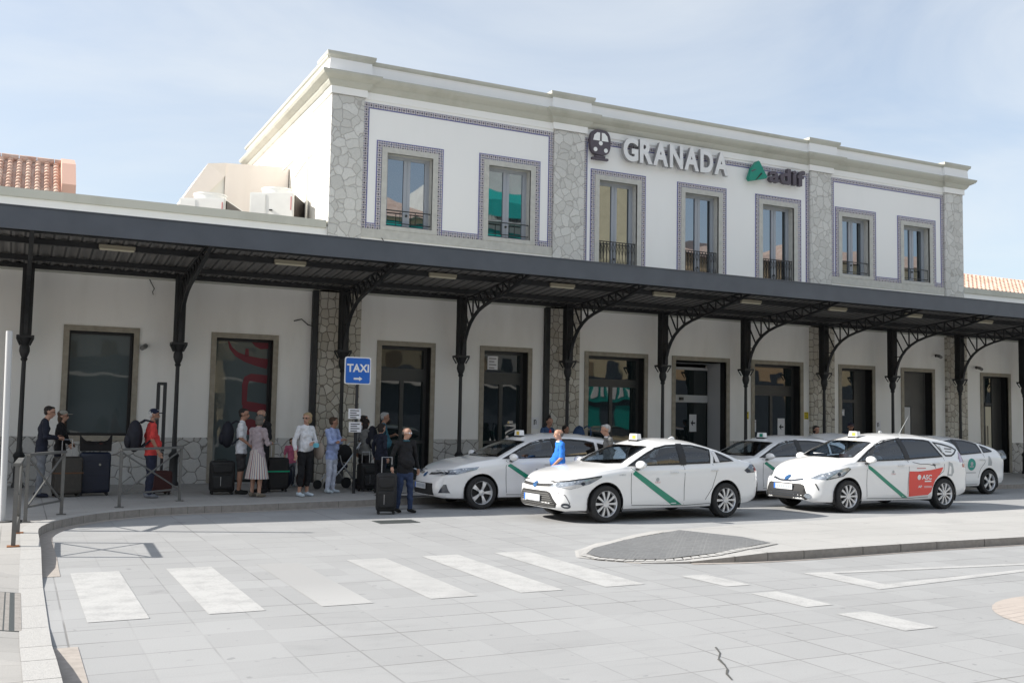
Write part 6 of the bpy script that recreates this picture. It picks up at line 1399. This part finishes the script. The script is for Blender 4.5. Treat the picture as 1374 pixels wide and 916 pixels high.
FOLD = (((.10, .22, 1.14), (.22, -.06, 1.16)), ((.10, -.22, 1.14), (.22, .06, 1.20)))
PHONE = (((.02, .24, 1.14), (.26, .05, 1.14)), ((.02, -.24, 1.14), (.24, -.09, 1.12)))
PV = .124
person('man in a dark navy jacket and grey trousers looking down at his phone', .46, 20.8, PV, 2, 1.70, 'navy_cloth', 'grey_trousers', 'navy_cloth', hair='hair_dark', head=(.05, 0), lean=.05, armL=PHONE[0], armR=PHONE[1], kids=('phone',), glasses='eye_dark', hem=.80)
person('woman in a beige cap, sunglasses and black jacket standing by a brown suitcase', .80, 21.35, PV, -12, 1.62, 'black_cloth', 'navy_cloth', 'black_shoe', hair='hair_brown', style='long', woman=True, armL=((.08, .22, 1.13), (.20, -.04, 1.02)), armR=((.06, -.24, 1.13), (.20, -.04, 1.05)), kids=('cap:cap_beige',), glasses='eye_dark')
person('man in a red polo shirt and navy cap with grey beard, waiting with a backpack', 2.34, 20.2, PV, 2, 1.68, 'red_polo', 'dark_navy_trousers', 'grey_trousers', skin='skin_tan', hair='hair_white', style='short', sleeve=.40, kids=('cap:cap_navy', 'beard'), glasses='eye_dark', hem=.83, stout=.3, armL=((-.06, .24, 1.12), (.02, .24, .88)), armR=((-.02, -.25, 1.13), (.10, -.24, .90)))
person('man in a white polo shirt and dark shorts with a black backpack', 4.13, 20.7, PV, -15, 1.72, 'white_cloth', 'shorts_dark', 'black_shoe', skin='skin_tan', hair='hair_dark', sleeve=.40, leglen=.46, hem=.82, armR=((0, -.24, 1.13), (.17, -.20, 1.0)))
person('woman in a lilac cardigan and striped skirt seen from the side, holding a phone', 4.30, 19.95, PV, 35, 1.60, 'lilac_knit', 'lilac_knit', 'khaki', hair='hair_mix', style='bob', woman=True, leglen=.3, kids=('skirt', 'phone'), hem=.93, armL=((.03, .22, 1.13), (.27, .03, 1.13)), armR=((.05, -.23, 1.12), (.28, -.10, 1.13)), head=(.04, 15))
person('bearded bald man in a black jacket behind the woman in the striped skirt', 4.62, 20.95, PV, 200, 1.72, 'black_cloth', 'black_cloth', 'black_shoe', hair='hair_mix', style='fringe_bald', glasses='eye_dark', kids=('beard',), head=(.06, 20), armL=((0, .24, 1.12), (.15, .10, 1.02)))
person('blonde woman in a white top and black cropped trousers with white trainers', 5.23, 19.9, PV, -62, 1.66, 'white_cloth', 'black_cloth', 'white_shoe', skin='skin', hair='hair_blonde', style='bob', woman=True, sleeve=.82, leglen=.80, glasses='eye_dark', head=(0, -75), hem=.93, stout=.25, armL=((.05, .25, 1.12), (.24, -.02, 1.10)), armR=((-.02, -.28, 1.13), (.03, -.28, .88)))
person('small child in a pink top partly hidden by the blonde woman', 5.62, 22.55, PV, -80, 1.08, 'pink_cloth', 'grey_trousers', 'white_shoe', hair='hair_brown', style='bob', sleeve=.4)
person('person in a light blue linen shirt and white trousers with arms folded', 5.99, 20.62, PV, -50, 1.58, 'light_blue_linen', 'white_trousers', 'white_shoe', skin='skin_tan', hair='hair_brown', sleeve=.9, head=(0, 55), armL=FOLD[0], armR=FOLD[1], hem=.76, stout=.1)
person('woman in a white top standing behind the taxi sign pole', 7.08, 21.95, PV, -20, 1.62, 'white_cloth', 'black_cloth', 'black_shoe', skin='skin_tan', hair='hair_dark', style='short', woman=True, sleeve=.4, armL=((.03, .22, 1.12), (.20, .05, 1.1)), head=(0, 20))
person('woman in a grey jacket with long dark hair beside the man in teal', 7.02, 21.55, PV, 40, 1.55, 'grey_jacket', 'black_cloth', 'black_shoe', skin='skin_tan', hair='hair_dark', style='long', woman=True)
person('grey haired man in a teal shirt and navy shorts with a backpack', 7.40, 21.45, PV, -20, 1.70, 'teal_shirt', 'navy_shorts', 'black_shoe', skin='skin_tan', hair='hair_grey', sleeve=.42, leglen=.47, hem=.80, stout=.35, armR=((-.05, -.25, 1.13), (-.03, -.26, .88)), armL=((.05, .24, 1.14), (.22, .15, 1.2)), head=(0, 15))
person('dark haired woman mostly hidden behind the old man in the black sweater', 6.95, 20.3, PV, 20, 1.46, 'navy_cloth', 'black_cloth', 'black_shoe', hair='hair_dark', style='bob', woman=True)
person('balding old man with glasses in a black sweater and jeans on the road', 6.46, 17.45, .004, -78, 1.55, 'black_cloth', 'jeans', 'black_shoe', skin='skin', hair='hair_mix', style='fringe_bald', glasses='rim_silver', stout=.7, hem=.80, step=.09, kids=('collar:teal_shirt',), armR=((-.06, -.27, 1.12), (.04, -.33, .92)), armL=((-.02, .27, 1.12), (.07, .27, .88)), head=(.02, 22))
person('woman with a dark bun in a denim jacket over a red top', 11.66, 21.6, PV, -70, 1.66, 'denim_jacket', 'navy_cloth', 'black_shoe', skin='skin_tan', hair='hair_dark', style='bun', woman=True, kids=('open:red_polo',), head=(.07, -10), armL=PHONE[0], armR=PHONE[1])
person('person with dark hair bending down beside the woman with the bun', 12.28, 21.9, PV, -60, 1.46, 'black_cloth', 'black_cloth', 'black_shoe', skin='skin_tan', hair='hair_dark', style='long', woman=True, head=(.08, 10))
person('balding man in a bright blue shirt walking between the two front taxis', 9.47, 17.02, .004, 165, 1.56, 'royal_blue', 'navy_cloth', 'black_shoe', skin='skin', hair='hair_mix', style='fringe_bald', sleeve=.42, stout=.5, hem=.82, head=(0, 0), armL=((.03, .26, 1.12), (.22, .28, .95)), kids=('collar:white_cloth',))
person('grey haired man in a grey jacket behind the front sedan', 10.86, 17.5, .004, 160, 1.66, 'grey_jacket', 'grey_trousers', 'black_shoe', skin='skin', hair='hair_grey', style='short', head=(.05, 0), kids=('collar:paper',))
person('woman with dark curly hair behind the raised tailgate', 18.85, 20.1, PV, -90, 1.56, 'black_cloth', 'black_cloth', 'black_shoe', skin='skin_tan', hair='hair_dark', style='bob', woman=True)
person('man in a dark cap looking down behind the estate taxi', 20.97, 21.0, PV, -120, 1.66, 'navy_cloth', 'black_cloth', 'black_shoe', skin='skin_tan', hair='hair_dark', kids=('cap:cap_navy',), head=(.06, 0))
# drivers sit inside their taxis, hands towards the wheel
def driver(car, label, **k):
    s_ = car.root; a = s_.rotation_euler.z; lx, ly = car.sp['seat']+.27, -.36; wx = s_.location.x+lx*math.cos(a)-ly*math.sin(a); wy = s_.location.y+lx*math.sin(a)+ly*math.cos(a)
    return person(label, wx, wy, -.40+k.pop('dz', 0), 180+math.degrees(a), 1.72, seated=True, armL=((.12, .24, 1.16), (.36, .14, 1.12)), armR=((.12, -.24, 1.16), (.36, -.14, 1.12)), **k)
driver(car_a, 'driver in a white shirt and blue face mask at the wheel of the front sedan', top='white_cloth', legs='jeans', mask='mask_blue', hair='hair_mix', sleeve=.4, dz=.0)
driver(car_b, 'driver in a pale shirt at the wheel of the red advert taxi', top='white_cloth', legs='jeans', hair='hair_mix', skin='skin_tan', sleeve=.4, dz=.06)

# ================================================================== LUGGAGE
def suitcase(label, x, y, z, deg, w=.46, h=.68, d=.28, m='suitcase_black', handle=0, ribs=0, pockets=False, strap=None, group=None):
    t = thing('suitcase', label, 'suitcase', (0, 0, 0), group); MB().rbox(-w/2, w/2, -d/2, d/2, .05, .05+h, .06).build('shell', m, t, True)
    for k in range(ribs): xx = -w/2+w*(k+.7)/(ribs+.4); MB().box(-w/2+.03, w/2-.03, -d/2-.008, -d/2+.002, .12+k*(h-.1)/ribs, .135+k*(h-.1)/ribs).build('rib', m, t)
    for sx in (-1, 1):
        for sy in (-1, 1): MB().lathe([(.028, -.012), (.028, .012)], (sx*(w/2-.05), sy*(d/2-.05), .028), 'y', 12).build('wheel', 'matte_black', t)
    mb = MB(); mb.tube([(-.09, d/2-.05, .05+h), (-.09, d/2-.05, .05+h+.02+handle), (.09, d/2-.05, .05+h+.02+handle), (.09, d/2-.05, .05+h)], .010, 6); mb.build('handle', 'handle_metal' if handle else 'matte_black', t)
    if pockets:
        MB().rbox(-w/2+.04, w/2-.04, -d/2-.05, -d/2+.01, .12, .05+h*.55, .04).build('front_pocket', m, t, True); MB().rbox(-w/2+.05, w/2-.05, -d/2-.03, -d/2+.01, .08+h*.58, h-.02, .04).build('front_pocket', m, t, True)
        MB().tube([(-.04, -d/2-.055, .18), (-.04, -d/2-.055, .36)], .006, 4).build('zip', 'handle_metal', t)
    if strap: MB().box(-w/2-.005, w/2+.005, -d/2-.006, d/2+.006, .05+h*.55, .05+h*.55+.03).build('strap', strap, t)
    t.rotation_euler = (0, 0, R(deg)); t.location = (x, y, z); return t
def backpack(label, x, y, z, deg, m='backpack_black', sc=1.0, tilt=0):
    t = thing('backpack', label, 'backpack', (0, 0, 0)); mb = MB(); mb.ell((0, 0, .26), (.13, .17, .27), 18, 14); mb.rbox(-.10, .08, -.15, .15, .03, .44, .07) if False else None; mb.build('sack', m, t, True)
    MB().ell((-.10, 0, .18), (.07, .13, .13), 14, 10).build('pocket', m, t, True)
    for q in (-1, 1): MB().tube([(.08, q*.09, .48), (.16, q*.12, .53), (.27, q*.12, .50), (.31, q*.12, .38), (.27, q*.13, .22), (.10, q*.12, .06)], .016, 6).build('strap', m, t, True)
    t.scale = (sc, sc, sc); t.rotation_euler = (0, tilt, R(deg)); t.location = (x, y, z); return t
suitcase('brown soft suitcase with brown trim beside the woman in the beige cap', .93, 20.85, PV, 8, .50, .70, .34, 'suitcase_brown', .30, pockets=False, strap='brown_trim')
suitcase('navy ribbed hard suitcase with a white badge standing under the leftmost window', 1.42, 21.05, PV, 0, .56, .78, .32, 'suitcase_navy', 0, ribs=5)
t = thing('tote_bag', 'shapeless black bag resting on top of the navy suitcase', 'bag', (1.42, 21.05, .96)); mb = MB()
n = 11; vs = []
for j, zz in enumerate((0, .10, .18, .26)):
    for i in range(n): u = i/(n-1); vs.append((1.14+.56*u, 20.92-.02*j, .975+zz*(1 if j < 3 else (1.15 if i in (0, n-1) else (.62+.28*abs(u-.5)*2+.05*math.sin(i*2.3))))))
for j, zz in reversed(list(enumerate((0, .10, .18, .26)))):
    for i in range(n): u = i/(n-1); vs.append((1.14+.56*u, 21.16+.02*j, .975+zz*(1 if j < 3 else (1.15 if i in (0, n-1) else (.60+.25*abs(u-.5)*2+.05*math.cos(i*1.9))))))
mb.add(vs, [(j*n+i, j*n+i+1, (j+1)*n+i+1, (j+1)*n+i) for j in range(7) for i in range(n-1)]+[tuple(j*n for j in range(8)), tuple(j*n+n-1 for j in reversed(range(8)))]); mb.build('bag_body', 'bag_black', t, True)
MB().ell((1.50, 20.90, 1.13), (.045, .02, .03), 8, 6).build('bag_tag', 'bag_red', t)
tagc = MB(); tagc.lathe([(.022, -.004), (.022, 0)], (1.50, 20.868, .72), 'y', 12); tagc.build('suitcase_badge', 'cap_beige')
_b = bpy.data.objects['suitcase_badge']; _s = [o for o in bpy.data.objects if o.name.startswith('suitcase') and o.get('label', '').startswith('navy')][0]; _b.parent = _s; _b.location = (-1.42, -21.05, -PV)
backpack('large navy backpack on the man in the red polo', 2.04, 20.2, 1.00, 0, 'backpack_black', 1.12)
suitcase('dark red wheeled bag behind the man in the red polo', 2.62, 20.9, PV, 15, .40, .42, .28, 'bag_red', .35)
backpack('black backpack on the man in the white polo', 3.86, 20.77, 1.06, -15, 'backpack_black', 1.0)
suitcase('tall black suitcase standing left of the man in the white polo', 3.78, 20.75, PV, -5, .48, .62, .32, 'suitcase_black', 0, pockets=True)
suitcase('black suitcase with a green strap behind the woman in the striped skirt', 4.98, 21.2, PV, 5, .46, .66, .30, 'suitcase_black', .28, strap='green_strap')
t = thing('shoulder_bag', 'soft beige shoulder bag on the blonde woman', 'bag', (0, 0, 0)); MB().ell((0, 0, 0), (.09, .14, .18), 16, 12).build('bag_body', 'bag_beige', t, True)
MB().tube([(0, -.06, .15), (-.06, -.04, .35), (-.10, 0, .52), (-.08, .06, .35), (0, .08, .15)], .010, 6).build('strap', 'bag_beige', t, True); t.location = (5.56, 20.03, 1.02); t.rotation_euler = (0, 0, R(20))
tag(MB().rbox(5.33, 5.45, 19.66, 19.67, 1.10, 1.19, .03).build('face_mask', 'mask_blue'), 'pale blue face mask held by the blonde woman', 'mask')
t = thing('handbag', 'brown leather handbag under the arm of the person in light blue', 'bag', (5.76, 20.72, .95)); MB().ell((5.76, 20.72, .98), (.13, .08, .11), 14, 10).build('bag_body', 'bag_brown', t, True); MB().tube([(5.70, 20.70, 1.05), (5.84, 20.62, 1.42), (5.92, 20.60, 1.45)], .008, 5).build('strap', 'bag_brown', t)
backpack('blue and red backpack on the ground by the child', 5.42, 22.2, PV, -90, 'suitcase_navy', .95); backpack('dark child backpack leaning by the plinth behind the blonde woman', 5.80, 22.3, PV, -90, 'bag_red', .7)
# pushchair behind the two women
t = thing('pushchair', 'dark folding pushchair standing behind the person in light blue', 'pushchair', (0, 0, 0)); mb = MB()
for q in (-.22, .22): mb.tube([(-.38, q, .12), (.05, q, .55), (.42, q, 1.02)], .014, 6); mb.tube([(.35, q, .12), (-.05, q, .58), (-.10, q, .75)], .014, 6)
mb.tube([(.42, -.22, 1.02), (.42, .22, 1.02)], .016, 6); mb.build('frame', 'handle_metal', t, True)
MB().ell((-.02, 0, .50), (.24, .19, .10), 14, 10).build('seat', 'navy_cloth', t, True); MB().ell((.15, 0, .78), (.16, .20, .20), 14, 10).build('hood', 'black_cloth', t, True)
for qx, r_ in ((-.38, .10), (.35, .12)):
    for q in (-.22, .22): MB().lathe([(r_*.6, -.018), (r_, -.02), (r_, .02), (r_*.6, .018)], (qx, q, r_), 'y', 18).build('wheel', 'matte_black', t, True)
t.location = (6.42, 21.55, PV); t.rotation_euler = (0, 0, R(15))
backpack('black backpack on the man in the teal shirt', 7.16, 21.5, 1.02, -20, 'backpack_black', .95)
suitcase('black wheeled suitcase beside the taxi sign pole', 6.88, 20.9, PV, 10, .40, .55, .28, 'suitcase_black', .22, pockets=True); suitcase('dark suitcase between the black suitcase and the man in teal', 7.12, 21.2, PV, -8, .34, .48, .24, 'suitcase_navy', 0)
suitcase('big black soft suitcase pulled by the old man in the black sweater', 6.06, 17.30, .004, -18, .37, .68, .27, 'suitcase_black', .26, pockets=True)
backpack('large dark blue backpack by the second stone pilaster', 12.72, 21.9, 1.02, -80, 'denim_jacket', 1.05)

# ================================================================== STREET FURNITURE
t = thing('taxi_sign', 'blue square TAXI sign with a white arrow on a dark pole with paper notices', 'sign', (6.42, 20.4, .12))
MB().tube([(6.43, 20.42, .12), (6.44, 20.42, 2.95)], .032, 10).build('pole', 'dark_iron', t, True)
MB().rbox(6.14, 6.72, 20.37, 20.385, 2.40, 2.98, .05).build('panel_border', 'sign_white', t); MB().rbox(6.165, 6.695, 20.362, 20.369, 2.425, 2.955, .035).build('panel', 'taxi_blue', t)
text_solid('TAXI', 6.19, 2.66, .48, .17, 20.356, .005, .03).build('lettering', ['sign_white', 'sign_white'], t)
MB().prism([(6.34, 2.50), (6.46, 2.50), (6.46, 2.475), (6.53, 2.52), (6.46, 2.565), (6.46, 2.54), (6.34, 2.54)], 'y', 20.355, 20.361).build('arrow', 'sign_white', t)
MB().box(6.38, 6.48, 20.385, 20.45, 2.6, 2.64).build('clamp', 'galvanised', t)
for (x0, z0, r_) in ((6.25, 1.68, .012), (6.27, 1.40, -.01)):
    o = notice(x0, z0, .27, .21, 20.375, 4); o.parent = t; o.location = -Vector(t.location)
    o.name = 'paper_notice'
mb = MB(); 
for x in (2.62, 2.75): mb.box(x-.03, x+.03, 21.75, 21.85, .12, 2.34)
mb.box(2.60, 2.78, 21.78, 21.82, 2.30, 2.36); mb.box(2.60, 2.78, 21.78, 21.82, 1.1, 1.14); tag(mb.build('twin_post', 'dark_iron'), 'tall dark twin post behind the man in the red polo', 'post')
t = thing('signal_pole', 'white round pole at the left edge with a cable at its foot', 'pole', (-.1, 16.56, .12)); MB().tube([(-.10, 16.56, .12), (-.145, 16.56, 2.92)], .045, 18).build('shaft', 'pole_white', t, True); MB().lathe([(.13, .12), (.13, .135), (.08, .14)], (-.10, 16.56, 0), 'z', 18).build('base_plate', 'galvanised', t); MB().tube([(0.0, 16.5, .13), (.10, 16.4, .16), (.16, 16.5, .14), (.12, 16.3, .13)], .010, 5).build('cable', 'matte_black', t)
def railing(a, b, label, sunny=True, rust=False):
    a = Vector((*a, 0)); b = Vector((*b, 0)); z = .12; t = thing('pedestrian_railing', label, 'railing', (a.x, a.y, z), 'crossed steel railings along the kerb'); m = 'galvanised'
    for p in (a, b):
        MB().beam((p.x, p.y, z), (p.x, p.y, z+.97), .05, .05).build('post', m, t, bevel=.004); MB().box(p.x-.07, p.x+.07, p.y-.07, p.y+.07, z, z+.012).build('base_plate', 'rust' if rust else m, t)
    d = (b-a).normalized(); MB().beam((a.x-d.x*.025, a.y-d.y*.025, z+.985), (b.x+d.x*.025, b.y+d.y*.025, z+.985), .085, .04).build('top_rail', m, t, bevel=.006)
    i0, i1 = a+d*.03, b-d*.03
    MB().beam((i0.x, i0.y, z+.22), (i1.x, i1.y, z+.22), .03, .03).build('lower_rail', m, t); MB().beam((i0.x, i0.y, z+.22), (i1.x, i1.y, z+.93), .022, .022).build('cross_bar', m, t); MB().beam((i0.x, i0.y, z+.93), (i1.x, i1.y, z+.22), .0221, .0221).build('cross_bar', m, t)
    MB().lathe([(.03, -.01), (.03, .01)], ((a.x+b.x)/2, (a.y+b.y)/2, z+.575), 'z', 10).build('cross_boss', m, t)
railing((.05, 13.65), (.10, 15.05), 'steel railing seen almost end on with rusty base plates, nearest the camera', rust=True)
railing((.20, 16.42), (.72, 17.45), 'steel crossed railing catching the sun on its lower bars, beside the white pole')
railing((1.66, 18.42), (2.79, 19.45), 'steel crossed railing in the shade in front of the man in the red polo')
railing((29.1, 21.6), (30.75, 21.6), 'steel crossed railing at the right end behind the liftback taxi')
railing((30.95, 21.6), (32.6, 21.6), 'steel crossed railing at the very right edge of the picture')
# drain gratings
t = thing('drain_grating', 'steel slatted drain grating set in the left pavement', 'drain', (-.2, 10, .125)); mb = MB()
def pz(x): return .006+max(0, min(1, (.11-x)/.78))*.114
for k in range(8):
    a, b = -.42+k*.07, -.42+k*.07+.058; mb.add([(a, 9.10, pz(a)+.006), (b, 9.10, pz(b)+.006), (b, 10.92, pz(b)+.006), (a, 10.92, pz(a)+.006), (a, 9.10, pz(a)-.02), (b, 9.10, pz(b)-.02), (b, 10.92, pz(b)-.02), (a, 10.92, pz(a)-.02)], [(0, 1, 2, 3), (0, 4, 5, 1), (2, 6, 7, 3), (1, 5, 6, 2), (3, 7, 4, 0)])
mb.build('grating', 'kerb_side', t); MB().add([(-.43, 9.08, pz(-.43)+.003), (.135, 9.08, pz(.135)+.003), (.135, 10.94, pz(.135)+.003), (-.43, 10.94, pz(-.43)+.003)], [(0, 1, 2, 3)]).build('channel', 'grate', t)
t = thing('drain_cover', 'worn slotted drain cover on the road in front of the old man', 'drain', (5.8, 16.05, 0)); mb = MB()
for k in range(5): mb.box(5.45, 6.15, 15.80+k*.10, 15.80+k*.10+.06, 0, .007)
mb.build('grating', 'grate', t)
t = thing('rear_backdrop_hill', 'x', 'x') if False else None
for o in bpy.data.objects:
    if '_o' in o: del o['_o']
